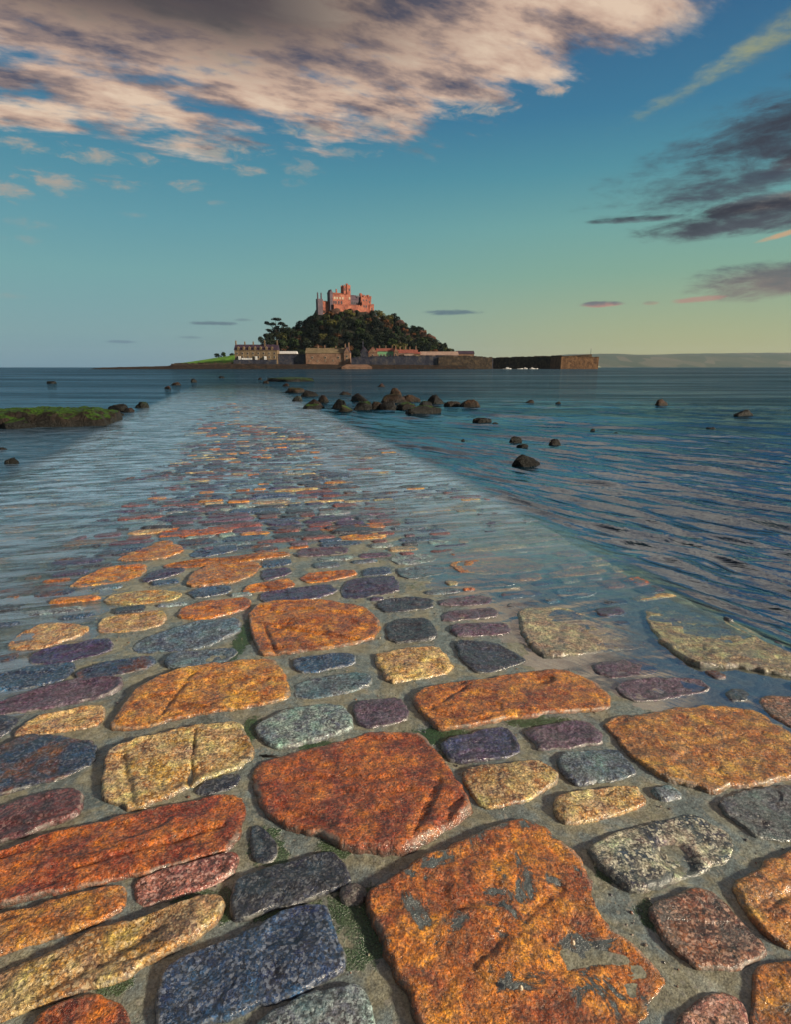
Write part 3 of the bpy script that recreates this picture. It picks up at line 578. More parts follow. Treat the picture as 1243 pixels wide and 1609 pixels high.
def stone_geo(P, h, seed, N, R, rough=1.0, marks=()):
    """P: outline in world XY; returns local verts, faces, rim attribute, origin"""
    area = 0.5*abs(np.dot(P[:,0], np.roll(P[:,1], -1))-np.dot(P[:,1], np.roll(P[:,0], -1)))
    if np.dot(P[:,0], np.roll(P[:,1], -1))-np.dot(P[:,1], np.roll(P[:,0], -1)) < 0: P = P[::-1]
    O = smooth_outline(P, N); c = O.mean(0)
    size = math.sqrt(area)
    nrm = O-c; r = np.linalg.norm(nrm, axis=1, keepdims=True)
    jag = (.030*fbm(O[:,0]*16+seed, O[:,1]*16, seed, 3)+.010*fbm(O[:,0]*60, O[:,1]*60+seed, seed, 2))*min(size, .35)*rough
    O = O+nrm/r*jag[:, None]*1.6
    t = np.linspace(0, 1, R+1)[1:]; s = t**.62
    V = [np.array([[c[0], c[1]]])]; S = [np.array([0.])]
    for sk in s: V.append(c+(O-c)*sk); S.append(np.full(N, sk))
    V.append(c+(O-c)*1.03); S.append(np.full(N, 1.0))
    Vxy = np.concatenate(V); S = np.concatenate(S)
    rr = np.linalg.norm(Vxy-c, axis=1)
    Rr = np.concatenate([[size*.5]]+[np.linalg.norm(O-c, axis=1)]*(R+1))
    dist = (1-S)*Rr
    bev = (.013+.010*RS.rand())*(1+.35*vn(Vxy[:,0]*7+seed, Vxy[:,1]*7, seed))
    q = np.clip(dist/bev, 0, 1); prof = np.sqrt(np.clip(1-(1-q)**2, 0, 1))
    tl = RS.randn(2)*.05
    inn = ss(dist, 0, .05)
    big = fbm(Vxy[:,0]*5+seed, Vxy[:,1]*5, seed*1.7, 3)
    rid = 1-2*np.abs(fbm(Vxy[:,0]*7+seed*2, Vxy[:,1]*11, seed*.7, 3))
    fine = fbm(Vxy[:,0]*34, Vxy[:,1]*34, seed, 4, .6)
    stp = ss(fbm(Vxy[:,0]*4+seed*3, Vxy[:,1]*9, seed*.3, 3), .02, .10)
    z = h*.36*prof+inn*rough*(.008*big+.0035*(rid-.4)+.0034*fine-.0035*stp)*min(1.2, size/.22+.3)+((Vxy-c)@tl)*prof*.4
    z += (1-inn)*.003*fine
    for mk in marks:
        if len(mk) == 4:      # hollow: px, py, radius, depth
            g_ = G(mk[0], mk[1], .02); dd = np.hypot(Vxy[:,0]-g_[0], Vxy[:,1]-g_[1])*(1+.35*big); z -= mk[3]*ss(-dd, -mk[2], -mk[2]*.45)
        else:                 # crack between two points: px, py, px, py, width, depth
            a_ = np.array(G(mk[0], mk[1], .02)); b_ = np.array(G(mk[2], mk[3], .02)); ab = b_-a_; tt = np.clip(((Vxy-a_)@ab)/(ab@ab), 0, 1)
            dd = np.linalg.norm(Vxy-(a_+tt[:, None]*ab), axis=1)+.012*fbm(Vxy[:,0]*9, Vxy[:,1]*9, seed, 2); z -= mk[5]*np.exp(-(dd/mk[4])**2)
    bz = bed_z(*uv(Vxy[:,0], Vxy[:,1])); c0 = float(bed_z(*[np.array([q_]) for q_ in uv(c[0], c[1])])[0])
    z = z+bz-c0
    z[-N:] = bz[-N:]-c0-.03
    z[-2*N:-N] = bz[-2*N:-N]-c0-.004
    F = []
    for j in range(N): F.append((0, 1+j, 1+(j+1) % N))
    i0 = 1+np.arange(R)[:, None]*N; j = np.arange(N)[None, :]; jn = (j+1) % N
    Q = np.stack([i0+j, i0+N+j, i0+N+jn, i0+jn], -1).reshape(-1, 4)
    return np.column_stack([Vxy-c, z]), F+Q.tolist(), S, (c[0], c[1], c0)
def jit(c, k=.18):
    b = 1+(RS.rand()-.5)*2*k; return tuple(float(np.clip(x*b*(1+(RS.rand()-.5)*k), 0, .8)) for x in c)
stone_count = 0
def add_stone(P, kind, h, N, R, rough=1.0, label=None, marks=()):
    global stone_count
    V_, F_, S_, org = stone_geo(np.asarray(P), h, RS.rand()*40, N, R, rough, marks)
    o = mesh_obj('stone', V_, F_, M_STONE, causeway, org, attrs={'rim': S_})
    ca, cb, sp, pd = PAL[kind]; k = .18 if label is None else .06
    o['ca'] = jit(ca, k); o['cb'] = jit(cb, k); o['spk'] = float(sp); o['pud'] = float(pd)
    if label: o['label'] = label
    stone_count += 1; return o
LBL = {0: 'large rust-red cobble in the middle foreground', 1: 'largest orange slab veined with grey silt', 2: 'tan cobble split by a crack', 3: 'long rust-brown cobble', 10: 'large speckled blue granite block',
       15: 'long orange cobble with a hollow on top', 21: 'wide orange slab half under the water film', 23: 'lichen-crusted cobble around a pool of silt', 24: 'brown cobble speckled with white', 31: 'rounded orange cobble'}
MARKS = {2: [(296,1250,306,1150,.007,.014), (190,1190,210,1270,.010,.008)], 15: [(858,1066,.06,.012), (660,1128,740,1078,.008,.006)], 23: [(1060,1350,.08,.016)],
 0: [(680,1330,725,1262,.012,.010), (640,1345,690,1235,.006,.008)], 1: [(700,1560,880,1400,.010,.005), (640,1440,800,1425,.008,.005)], 3: [(120,1370,350,1300,.010,.008)], 30: [(250,1125,300,1062,.014,.008), (330,1110,420,1070,.010,.006)],
 31: [(430,985,560,1005,.010,.010), (415,985,435,1030,.010,.012)], 21: [(990,1180,1200,1150,.012,.004)], 8: [(60,1570,250,1470,.010,.006)], 10: [(420,1480,440,1570,.006,.004)], 25: [(1190,1430,1260,1400,.008,.006)]}
for i, (k, h, px) in enumerate(ST):
    P = np.array([G(a, b, .010) for a, b in px]); pc_ = P.mean(0); pl_ = np.linalg.norm(P-pc_, axis=1, keepdims=True); P = pc_+(P-pc_)*(1+.009/pl_); u, v = uv(P[:,0], P[:,1]); UVp = np.stack([u, v], 1)
    m = mark(UVp)
    if m is not None: occ[m] = True
    A = 0.5*abs(np.dot(P[:,0], np.roll(P[:,1], -1))-np.dot(P[:,1], np.roll(P[:,0], -1)))
    s = math.sqrt(A)
    N, R = (160, 40) if s > .3 else (112, 26) if s > .16 else (72, 14)
    add_stone(P, k, h*1.0, N, R, 1.0, LBL.get(i), MARKS.get(i, ()))
KINDL = ['B']*8+['I']*5+['K']*4+['P']*5+['GB']*6+['G']*3+['RB']*5+['O']*1+['OT']*2+['T']*1+['DB']*5+['TS']*2
KINDS = ['B']*3+['I']*3+['K']*3+['P']*3+['GB']*4+['O']*2+['OT']*2+['T']*2+['G']*2+['R']*1+['RB']*3+['TS']*3+['DB']*2
def fits(UVp, pad):
    m = mark(UVp, pad)
    if m is None: return False
    return not occ[m].any()
def cobble_uv(u0, u1, v0, v1):
    n = 10; P = []
    cu, cv = (u0+u1)/2, (v0+v1)/2; au, av = (u1-u0)/2, (v1-v0)/2
    ex = 4.0+RS.rand()*3.5; sh = (RS.rand()-.5)*.3
    for k in range(14):
        a = 2*math.pi*(k+.5)/14; c, s = math.cos(a), math.sin(a); r = (abs(c)**ex+abs(s)**ex)**(-1/ex)*(1+(RS.rand()-.5)*.16)
        P.append((cu+au*r*s, cv+av*r*c+sh*au*r*s))
    return np.array(P)
far = []   # collected into one mesh
filled = False
u = -1.4
while u < 46:
    if u > 4.25 and not filled:
        filled = True
        for it in range(5200):
            cu, cv = RS.uniform(.3, 4.25), RS.uniform(VL+.15, VR-.15); f = 1-it/7000; du, dv = (.035+.035*RS.rand())*f+.008, (.06+.12*RS.rand())*f+.01
            P = cobble_uv(cu-du, cu+du, cv-dv, cv+dv)
            if stone_count > 262 or not fits(P, .016): continue
            occ[mark(P, .010)] = True; XYp = np.stack(xy(P[:,0], P[:,1]), 1)
            add_stone(XYp, KINDS[RS.randint(len(KINDS))], .014+.012*RS.rand(), 36, 7, .8)
        print('after fill', stone_count)
    rh = (.09+.08*RS.rand()) if u < 12 else .14+.12*RS.rand()
    v = VL+.03+RS.rand()*.1
    while v < VR-.1:
        w = min(.16+.36*RS.rand()**1.4+(.15 if u > 12 else 0), VR-.02-v)
        if w > .07:
            gp = .004+.006*RS.rand() if u > 3.4 else .011+.008*RS.rand()
            du = .025*math.sin(v*1.3+u*2)
            P = cobble_uv(u+gp+du, u+rh-gp*.5+du, v+gp, v+w-gp)
            ok = True
            if u < 4.2:
                ok = fits(P, .008)
                if not ok:
                    c = P.mean(0)
                    for f, off in ((.62, (0, 0)), (.55, (0, .06)), (.55, (0, -.06)), (.5, (.03, 0)), (.5, (-.03, 0))):
                        Q = c+(P-c)*np.array([max(f, .6), f])+np.array(off)
                        if fits(Q, .008): P = Q; ok = True; break
                if ok:
                    m = mark(P, .01)
                    if m is not None: occ[m] = True
            if ok:
                kl_ = KINDL if (u > 4 or v < -.4) else KINDS; k = kl_[RS.randint(len(kl_))]
                XYp = np.stack(xy(P[:,0], P[:,1]), 1)
                if stone_count < 298: add_stone(XYp, k, .022+.014*RS.rand(), 40, 8, .9)
                else: far.append((XYp, k))
        v += w
    u += rh
VV, FF, CA_, CB_, SP_, RM_, PD_ = [], [], [], [], [], [], []; base = 0
for (P, k) in far:
    near = P[:,1].mean() < 14
    V_, F_, S_, org = stone_geo(P, .024+.018*RS.rand(), RS.rand()*40, 20 if near else 14, 4 if near else 2, .9)
    V_ = V_+np.array(org); VV.append(V_); n = len(V_)
    ca, cb, sp, pd = PAL[k]
    FF += [tuple(q+base for q in f) for f in F_]
    CA_.append(np.tile(list(jit(ca))+[1], (n, 1))); CB_.append(np.tile(list(jit(cb))+[1], (n, 1))); SP_.append(np.full(n, sp)); RM_.append(S_); PD_.append(np.full(n, pd)); base += n
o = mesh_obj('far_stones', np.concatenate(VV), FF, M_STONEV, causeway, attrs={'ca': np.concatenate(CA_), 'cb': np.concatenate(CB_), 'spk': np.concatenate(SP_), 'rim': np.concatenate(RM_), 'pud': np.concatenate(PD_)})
o['kind'] = 'stuff'
print('stones', stone_count, 'far', len(far))

# grit and small gravel caught in the joints
def grit():
    import bmesh
    bm = bmesh.new(); bmesh.ops.create_icosphere(bm, subdivisions=1, radius=1.0); co = np.array([v.co[:] for v in bm.verts]); fa = np.array([[v.index for v in f.verts] for f in bm.faces]); bm.free()
    VV = []; FF = []; CA_ = []; n = 0; cols = [(.30,.26,.20), (.12,.12,.12), (.24,.12,.06), (.05,.06,.08), (.42,.40,.34), (.16,.17,.17)]
    for it in range(5200):
        uu = .45+3.1*RS.rand()**1.3; vv = RS.uniform(-1.6, 2.2); i, j = int((uu-OCC_U0)/OCC_S), int((vv-OCC_V0)/OCC_S)
        if occ[i, j]: continue
        clump = float(vn(np.array([uu*4.]), np.array([vv*4.]), 3)[0])
        if clump < RS.uniform(-.9, .9): continue
        rr = .0016+.0042*RS.rand()**2.5; x, y = xy(uu, vv); z = float(bed_z(np.array([uu]), np.array([vv]))[0])
        p = co*np.array([rr*(.8+.6*RS.rand()), rr*(.8+.6*RS.rand()), rr*.6])*(1+.25*RS.randn(len(co), 1)*.5); VV.append(p+np.array([x, y, z+rr*.25])); FF.append(fa+n*len(co)); CA_.append(np.tile(list(cols[RS.randint(6)])+[1], (len(co), 1))); n += 1
    z0 = np.zeros(n*len(co)); A = np.concatenate(CA_)
    o = mesh_obj('gravel', np.concatenate(VV), np.concatenate(FF), M_STONEV, causeway, attrs={'ca': A, 'cb': A*.8, 'spk': z0+.2, 'rim': z0, 'pud': z0}); o['kind'] = 'stuff'; print('grit', n)
grit()
# pebble cemented in a joint
def lump(name, c, r, seed, mat, amp=.2, flat=0.0, parent=None, sub=3, facets=0, n_=2.2, fit=False):
    """irregular rounded or faceted boulder"""
    import bmesh
    bm = bmesh.new(); bmesh.ops.create_icosphere(bm, subdivisions=sub, radius=1.0)
    co = np.array([v.co[:] for v in bm.verts]); F_ = [tuple(v.index for v in f.verts) for f in bm.faces]; bm.free()
    rs = np.random.RandomState(int(seed*977) % 99991)
    d = 1+amp*fbm(co[:,0]*n_/2+seed, co[:,1]*n_/2, co[:,2]*n_/2+seed, 4)*1.6
    p = co*d[:, None]
    for k in range(facets):
        nn = rs.randn(3); nn[2] = abs(nn[2])*.8; nn /= np.linalg.norm(nn); lim = .62+.25*rs.rand()
        ex = p@nn-lim; p -= np.outer(np.clip(ex, 0, None)*.88, nn)
    if flat: p[:,2] = np.where(p[:,2] > flat, flat+(p[:,2]-flat)*.25, p[:,2])
    p *= 1+.11*fbm(co[:,0]*4, co[:,1]*4, co[:,2]*4+seed, 4, .6)[:, None]
    if fit:
        lo, hi = p.min(0), p.max(0); p[:,:2] = (p[:,:2]-(lo+hi)[:2]/2)/((hi-lo)[:2]/2); p[:,2] = np.where(p[:,2] > 0, p[:,2]/hi[2], p[:,2])
    o = mesh_obj(name, p*np.array(r), F_, mat, parent, c)
    return o
g = G(555, 1418); pb = lump('pebble', (g[0], g[1], .022), (.036, .030, .016), 3.3, M_STONE, .12, parent=None)
pb['ca'] = (.13,.12,.10); pb['cb'] = (.09,.09,.08); pb['spk'] = .4; pb['pud'] = 0.0
tag(pb, 'round grey pebble in the mossy joint beside the largest orange slab', 'pebble')

# black seaweed sprig
def sprig():
    mb = MB(); rs = random.Random(4); g = G(836, 1300); bz = .016
    def grow(p, a, l, r, d):
        q = p+Vector((math.cos(a)*l, math.sin(a)*l, rs.uniform(-.0005, .0016)))
        mid = (p+q)/2+Vector((rs.uniform(-.003, .003), rs.uniform(-.003, .003), .001))
        mb.tube([p, mid, q], [r, r*.9, r*.75], 5)
        if d > 0:
            for k in (-1, 1): grow(q, a+k*rs.uniform(.25, .62), l*rs.uniform(.7, .95), r*.8, d-1)
    for a in (1.1, 1.7, 2.4): grow(Vector((g[0], g[1], bz)), a, .018, .0019, 3)
    p0 = Vector((g[0]-.005, g[1]+.01, bz)); mb.tube([p0, p0+Vector((-.045, .004, .003)), p0+Vector((-.075, -.006, .001))], [.0018, .0014, .001], 5)
    m, t = new_mat('dry_seaweed'); finish(t, principled(t, (.012, .009, .007, 1), .5))
    tag(mb.build('seaweed_sprig', m, smooth=True), 'small black branching sprig of seaweed lying in the joint below the tan cobble', 'seaweed')
sprig()
def twig():
    g = G(412, 1192, .05); mb = MB()
    mb.tube([(g[0]-.002, g[1], .058), (g[0]+.03, g[1]-.004, .062), (g[0]+.062, g[1]-.004, .060)], [.003, .0045, .002], 6)
    mb.tube([(g[0]-.012, g[1]+.006, .056), (g[0]+.012, g[1]+.002, .062), (g[0]+.028, g[1]-.008, .060)], [.002, .003, .002], 6)
    tag(mb.build('seaweed_scrap', bpy.data.materials['dry_seaweed'], smooth=True), 'dark scrap of weed on the upper left corner of the rust-red cobble', 'seaweed')
twig()
m_sh, t_ = new_mat('shell'); finish(t_, principled(t_, (.55, .46, .34, 1), .4))
for (a, b, lab) in ((901, 1482, 'small pale shell stuck on the right side of the largest orange slab'), (819, 1553, 'small pale shell stuck near the bottom edge of the largest orange slab')):
    g = G(a, b, .05); mb = MB(); mb.cone(0, 0, 0, .004, .0055, .0045, 9); mb.cone(0, 0, .004, .008, .0045, .0010, 9)
    tag(mb.build('limpet_shell', m_sh, smooth=True, loc=(g[0], g[1], .050)), lab, 'shell')

# ------------------------------------------------------------------ rocks in the water
BK = (.010,.011,.012); BRN = (.040,.022,.014); TAN = (.075,.040,.020); RED = (.06,.022,.014); GRY = (.026,.028,.030)
ROCKS = [
 (98,139,639,666,(.17,.085,.035),.2,0,5,'orange-brown boulder leaning on the right end of the mossy ledge'),
 (-6,56,654,674,BK,.7,0,4,'dark weedy boulder at the foot of the mossy ledge, at the left edge'),
 (54,100,655,670,(.12,.07,.03),.5,.5,4,'low brown boulder in front of the mossy ledge'), # x0, x1, top, base, tint, mossy, flat, facets, label
 (135,168,638,661,BK,0,0,5,'dark rounded boulder against the right end of the mossy ledge'),
 (164,203,632,647,BK,0,.5,4,'low black rock just right of the mossy ledge'),
 (190,209,639,648,RED,0,0,4,'small reddish rock in front of the low black rock by the ledge'),
 (212,237,629,641,(.03,.045,.03),.4,0,4,'greenish dark rock standing alone right of the ledge rocks'),
 (170,186,654,662,BK,.3,0,3,'small dark rock awash in front of the ledge rocks'),
 (186,196,648,653,BK,0,0,2,'tiny dark stone between the ledge rocks'),
 (8,29,718,728,BK,0,0,4,'small black rock at the left edge, nearer than the mossy ledge'),
 (-4,13,702,707,BRN,0,0,2,'sliver of brown rock awash at the left edge'),
 (266,286,599,606,BRN,0,0,3,'brown rock at the far left end of the causeway'),
 (257,269,605,612,RED,0,0,3,'reddish stone just nearer than the brown rock at the far left'),
 (298,310,593,601,BK,0,0,3,'small dark pointed rock at the far end of the causeway'),
 (72,88,598,603,BK,0,.4,2,'low dark rock far out in the sea at left'),
 (415,498,591,600,BK,.5,.35,2,'long flat black reef in front of the harbour'),
 (412,424,597,603,BRN,0,0,3,'small brown rock at the left tip of the long reef'),
 (442,455,601,608,RED,0,0,3,'small reddish rock nearer than the long reef'),
 (448,480,607,618,TAN,.2,0,4,'brown rock at the far left of the boulder group'),
 (471,498,611,624,BK,0,0,5,'angular dark boulder behind the left boulder group'),
 (459,476,620,631,(.05,.06,.055),0,0,3,'small grey boulder left of the boulder group'),
 (478,507,624,642,BRN,0,0,5,'brown boulder at the left of the group'),
 (500,519,618,633,BRN,0,0,3,'upright brown boulder between the left and middle clusters'),
 (476,503,633,643,BK,1.0,0,3,'low green-topped rock in front of the brown boulder'),
 (519,545,624,643,BK,.3,0,3,'dark round boulder at the left of the middle cluster'),
 (532,554,634,647,(.12,.10,.05),.9,0,3,'small mossy boulder in front of the middle cluster'),
 (550,582,615,634,BK,0,0,3,'black dome-shaped boulder, tallest of the left middle cluster'),
 (551,582,627,645,BK,1.0,0,3,'green-capped boulder under the black dome'),
 (579,599,628,644,BRN,.3,0,4,'brown boulder right of the green-capped one'),
 (596,624,627,645,GRY,0,0,4,'grey-brown boulder at the front of the group centre'),
 (597,640,616,636,BRN,.2,0,5,'broad brown boulder under the pale peak'),
 (613,633,606,624,TAN,0,0,6,'pale pointed rock, the peak of the boulder group'),
 (632,663,617,634,TAN,0,0,5,'tan angular boulder right of the pale peak'),
 (622,657,629,645,BRN,.8,0,4,'mossy brown boulder at the front centre'),
 (655,682,627,642,BK,.6,0,4,'dark boulder behind the green slab'),
 (641,691,634,652,BK,1.0,.3,4,'tilted slab covered with green weed, front right of the group'),
 (670,700,616,638,BK,0,0,3,'dark round boulder at the right of the group'),
 (697,726,628,642,BRN,0,.4,4,'low brown rocks right of the dark round boulder'),
 (724,760,624,643,TAN,0,.5,4,'brown rounded boulder at the right end of the group'),
 (532,552,614,621,RED,0,0,3,'small reddish rock behind the middle cluster'),
 (590,604,601,609,RED,0,0,3,'small reddish rock farthest behind the pale peak'),
 (742,775,655,665,BK,0,.5,3,'flat black rock right of and nearer than the boulder group'),
 (772,786,663,667,BK,0,0,2,'tiny black rock right of the flat black rock'),
 (724,733,689,694,BK,0,0,2,'tiny black stone alone in the smooth water'),
 (798,821,684,693,BK,0,.4,3,'low black rock farther than the pointed black rock'),
 (812,832,697,702,BK,0,0,2,'thin black rock between the low rock and the pointed rock'),
 (805,851,709,728,BK,0,0,6,'pointed black rock, nearest of the rocks in the right-hand water'),
 (862,884,688,698,RED,0,0,4,'small dark red rock right of the pointed black rock'),
 (824,840,627,634,RED,0,0,3,'small reddish rock right of the boulder group'),
 (873,884,630,635,BK,0,0,3,'tiny dark rock right of the small reddish one'),
 (1028,1050,625,637,(.20,.09,.05),0,0,5,'reddish-brown pointed rock in the right-hand sea'),
 (1151,1181,641,655,BK,0,0,5,'blocky black rock at the far right'),
 (927,937,672,678,BK,0,0,3,'tiny dark rock in the middle of the right-hand sea'),
 (1108,1128,670,677,BK,0,0,2,'low dark rock awash in the right-hand sea'),
 (960,976,679,683,BK,0,0,2,'thin dark rock awash in the right-hand sea'),
 (343,352,590,594,BK,0,0,2,'tiny dark rock where the causeway meets the island shore'),
 (404,412,592,597,BRN,0,0,2,'tiny brown rock left of the long reef'),
]
for i, (x0, x1, yt, yb, tint, ms, fl, fc, lab) in enumerate(ROCKS):
    g = G((x0+x1)/2, yb); D = math.hypot(*g); Yg = g[1]
    zc = Yg*math.cos(PITCH)+CAM_H*math.sin(PITCH)
    w = (x1-x0)/FPX*zc*(1.05 if 445 < x0 < 765 and yb > 606 and yb < 653 else .9); h = (yb-yt)/957.0*Yg*.82
    c = G((x0+x1)/2, yb); yy = c[1]+w*.38; cx = c[0]*yy/c[1]
    o = lump('rock', (cx, yy, -.03), (w*.56, w*.42, h*1.0+.03), 1.7+i*2.31, M_ROCK, .34, fl, sub=4 if (x1-x0) > 22 else 3, facets=fc+4, fit=True)
    o['tint'] = tint; o['mossy'] = float(ms)
    if lab.startswith('pointed black'):
        for vt in o.data.vertices:
            q = vt.co.x/(w*.56)
            if vt.co.z > 0: vt.co.z *= max(.12, 1.15-.85*(q+.35)) if q > -.35 else max(.1, 1.15+1.5*(q+.35))
        o.scale = (1.15, 1, 1)
    tag(o, lab, 'rock')
def ledge():
    a = G(-60, 672); b = G(136, 668)
    L_ = 3.3; cx = (a[0]+b[0])/2; cy = (a[1]+b[1])/2+.55
    us_ = np.linspace(-1, 1, 120); vs_ = np.linspace(-1, 1, 60); U_, V_, F_ = grid(us_, vs_)
    r = np.maximum(np.abs(U_)**1, np.abs(V_)**1)
    x = U_*L_*.5; y = V_*.85
    ed = np.minimum((1-np.abs(U_))*L_*.5, (1-np.abs(V_))*.85)
    ed = ed+.22*fbm(x*1.7, y*1.7, 1, 4)+.05
    z = .36*(.5*ss(ed, .0, .22)+.5*ss(ed, .12, .5))**.8+.07*fbm(x*2.2, y*2.2, 5, 4)*ss(ed, 0, .2)+.03*fbm(x*9, y*9, 3, 3)-.14*ss(-ed, -.12, .1)
    z += .07*(U_ < .3)*ss(fbm(x*.8, y*3, 2, 3), -.1, .2)*(V_ < -.2)*-1
    z = np.where(r > .985, -.3, z)
    o = mesh_obj('mossy_ledge', np.stack([x, y, z], 1), F_[:, ::-1], M_ROCK, None, (cx, cy, 0)); o.rotation_euler[2] = math.atan2(b[1]-a[1], b[0]-a[0])
    o['tint'] = (.030,.020,.013); o['mossy'] = 1.0
    tag(o, 'broad flat rock ledge covered with bright green moss at the left edge', 'rock')
ledge()

# ------------------------------------------------------------------ island
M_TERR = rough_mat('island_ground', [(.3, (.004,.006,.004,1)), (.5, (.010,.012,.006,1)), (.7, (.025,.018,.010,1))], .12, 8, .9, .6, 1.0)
M_LAWN = rough_mat('lawn', [(.3, (.06,.17,.012,1)), (.7, (.12,.27,.02,1))], .2, 6, .9, .3, .2)
M_SHORE = rough_mat('shore_rock', [(.3, (.006,.005,.005,1)), (.55, (.025,.015,.010,1)), (.75, (.08,.042,.022,1))], .5, 8, .8, .9, .8)
M_CAS = rough_mat('castle_granite', [(.3, (.13,.042,.034,1)), (.5, (.27,.085,.055,1)), (.7, (.40,.15,.09,1))], .25, 8, .85, .5, .3)
M_CASD = rough_mat('castle_slate_and_shade', [(.3, (.05,.035,.05,1)), (.7, (.10,.07,.09,1))], .3, 6, .7, .4, .2)  # dark slate tone, also painted on granite walls as their shade
M_WIN = rough_mat('window_glass', [(.3, (.01,.01,.015,1)), (.7, (.03,.03,.04,1))], .5, 2, .3, .1, .1)
M_WINL = rough_mat('window_surround', [(.3, (.32,.25,.18,1)), (.7, (.44,.36,.27,1))], .5, 3, .7, .1, .1)
M_WALL = rough_mat('harbour_wall', [(.3, (.010,.012,.026,1)), (.5, (.030,.032,.052,1)), (.7, (.085,.075,.07,1))], .35, 8, .85, .9, .6)
M_PIER = rough_mat('pier_stone', [(.3, (.05,.025,.014,1)), (.5, (.13,.065,.03,1)), (.72, (.24,.13,.06,1))], .4, 8, .85, .9, .6)
M_PIERD = rough_mat('pier_stone_dark', [(.3, (.018,.014,.012,1)), (.5, (.05,.035,.025,1)), (.75, (.13,.09,.05,1))], .45, 8, .85, .9, .6)
M_HOUSE = rough_mat('terrace_stone', [(.3, (.09,.055,.035,1)), (.7, (.21,.15,.085,1))], .4, 7, .85, .4, .2)
M_BARN = rough_mat('barn_stone', [(.3, (.12,.065,.045,1)), (.7, (.27,.16,.105,1))], .4, 7, .85, .4, .2)
M_BARNR = rough_mat('barn_roof', [(.3, (.11,.085,.05,1)), (.7, (.20,.15,.09,1))], .3, 6, .8, .4, .2)
M_PLAS = rough_mat('pale_plaster', [(.3, (.24,.16,.13,1)), (.7, (.38,.27,.22,1))], .3, 5, .8, .2, .1)
M_WHITE = rough_mat('white_paint', [(.3, (.45,.45,.46,1)), (.7, (.62,.62,.62,1))], .3, 4, .6, .1, .1)
M_TILE = rough_mat('red_roof', [(.3, (.16,.045,.035,1)), (.7, (.28,.09,.065,1))], .4, 6, .8, .4, .2)
M_SLATE = rough_mat('dark_slate_roof', [(.3, (.022,.014,.028,1)), (.7, (.06,.035,.06,1))], .3, 6, .6, .4, .2)
M_GRN = rough_mat('green_boards', [(.3, (.10,.24,.13,1)), (.7, (.18,.36,.20,1))], .4, 5, .7, .2, .1)
M_CLIFF = rough_mat('cliff', [(.3, (.02,.012,.012,1)), (.5, (.06,.03,.022,1)), (.7, (.14,.065,.045,1))], .18, 8, .9, 1.0, 2.0)
M_BARK = rough_mat('bark', [(.3, (.03,.022,.015,1)), (.7, (.07,.05,.035,1))], 1.0, 5, .9)

RX = np.array([392, 405, 425, 450, 480, 495, 515, 545, 585, 600, 620, 640, 665, 685, 703, 722])
RY = np.array([572, 554, 545, 531, 514, 495, 489, 486, 494, 503, 509, 518, 529, 542, 556, 569])
RP = [W(a, b, 560) for a, b in zip(RX, RY)]
RXw = np.array([p.x for p in RP]); RZw = np.array([p.z for p in RP])
def wx(px, Yd): return W(px, 577, Yd).x
def island_z(X, Y):
    Xr = X*560/np.maximum(Y, 300)
    ridge = np.interp(Xr, RXw, RZw, left=0, right=0)
    t = np.clip((Y-472)/88, 0, 1); tb = np.clip((680-Y)/110, 0, 1)
    hill = ridge*(np.where(Y < 562, (t*.45+.55*ss(t, 0, 1)), ss(tb, 0, 1)))
    # low shore plateau, x limits measured as slopes from the camera
    s = X/Y; sl = (150-621.5)/928.0; s2 = (372-621.5)/928.0; s3 = (560-621.5)/928.0; s4 = (735-621.5)/928.0
    plat = np.interp(s, [sl-.02, sl, (266-621.5)/928, (270-621.5)/928, s2, s3, s4, s4+.02], [-1.5, .6, 2.0, 3.0, 3.5, 3.0, 3.0, -2])
    front = ss(Y, 419, 431); back = ss(-Y, -640, -560)
    lawn = np.interp(s, [(268-621.5)/928, s2, s2+.03], [0, 1, 0], left=0, right=0)*7.5*ss(Y, 433, 475)
    lo = (plat+2.2)*front*back-2.2+lawn
    rg = fbm(X*.25, Y*.25, 3, 4)*(1.0+.0*X)+.8*fbm(X*.05, Y*.05, 7, 3)
    return np.maximum(lo, hill)+rg*.5*(ss(lo, -1, 1))+np.where(hill > 6, 1.6*rg, 0)
gx, gy, F = grid(np.linspace(wx(120, 430), wx(800, 560), 300), np.concatenate([np.linspace(412, 445, 60), np.linspace(446, 690, 110)]))
gz = island_z(gx, gy)
island = mesh_obj('island_hill', np.stack([gx, gy, gz], 1), F, M_TERR); tag(island, kind='structure')
# material by zone
island.data.materials.append(M_SHORE); island.data.materials.append(M_LAWN); island.data.materials.append(M_CLIFF)
cen = np.array([gx[F].mean(1), gy[F].mean(1), gz[F].mean(1)]); scn = cen[0]/cen[1]
idx = np.zeros(len(F), np.int32)
idx[(cen[2] < 2.6) & (cen[1] < 455)] = 1
idx[(cen[1] < 440) & (cen[2] < 8)] = 1
idx[(scn > (268-621.5)/928) & (scn < (374-621.5)/928) & (cen[1] > 434) & (cen[1] < 520)] = 2
idx[(cen[1] > 500) & (scn > (575-621.5)/928) & (fbm(cen[0]*.05, cen[1]*.05, 9, 3) > .05)] = 3
island.data.polygons.foreach_set('material_index', idx)

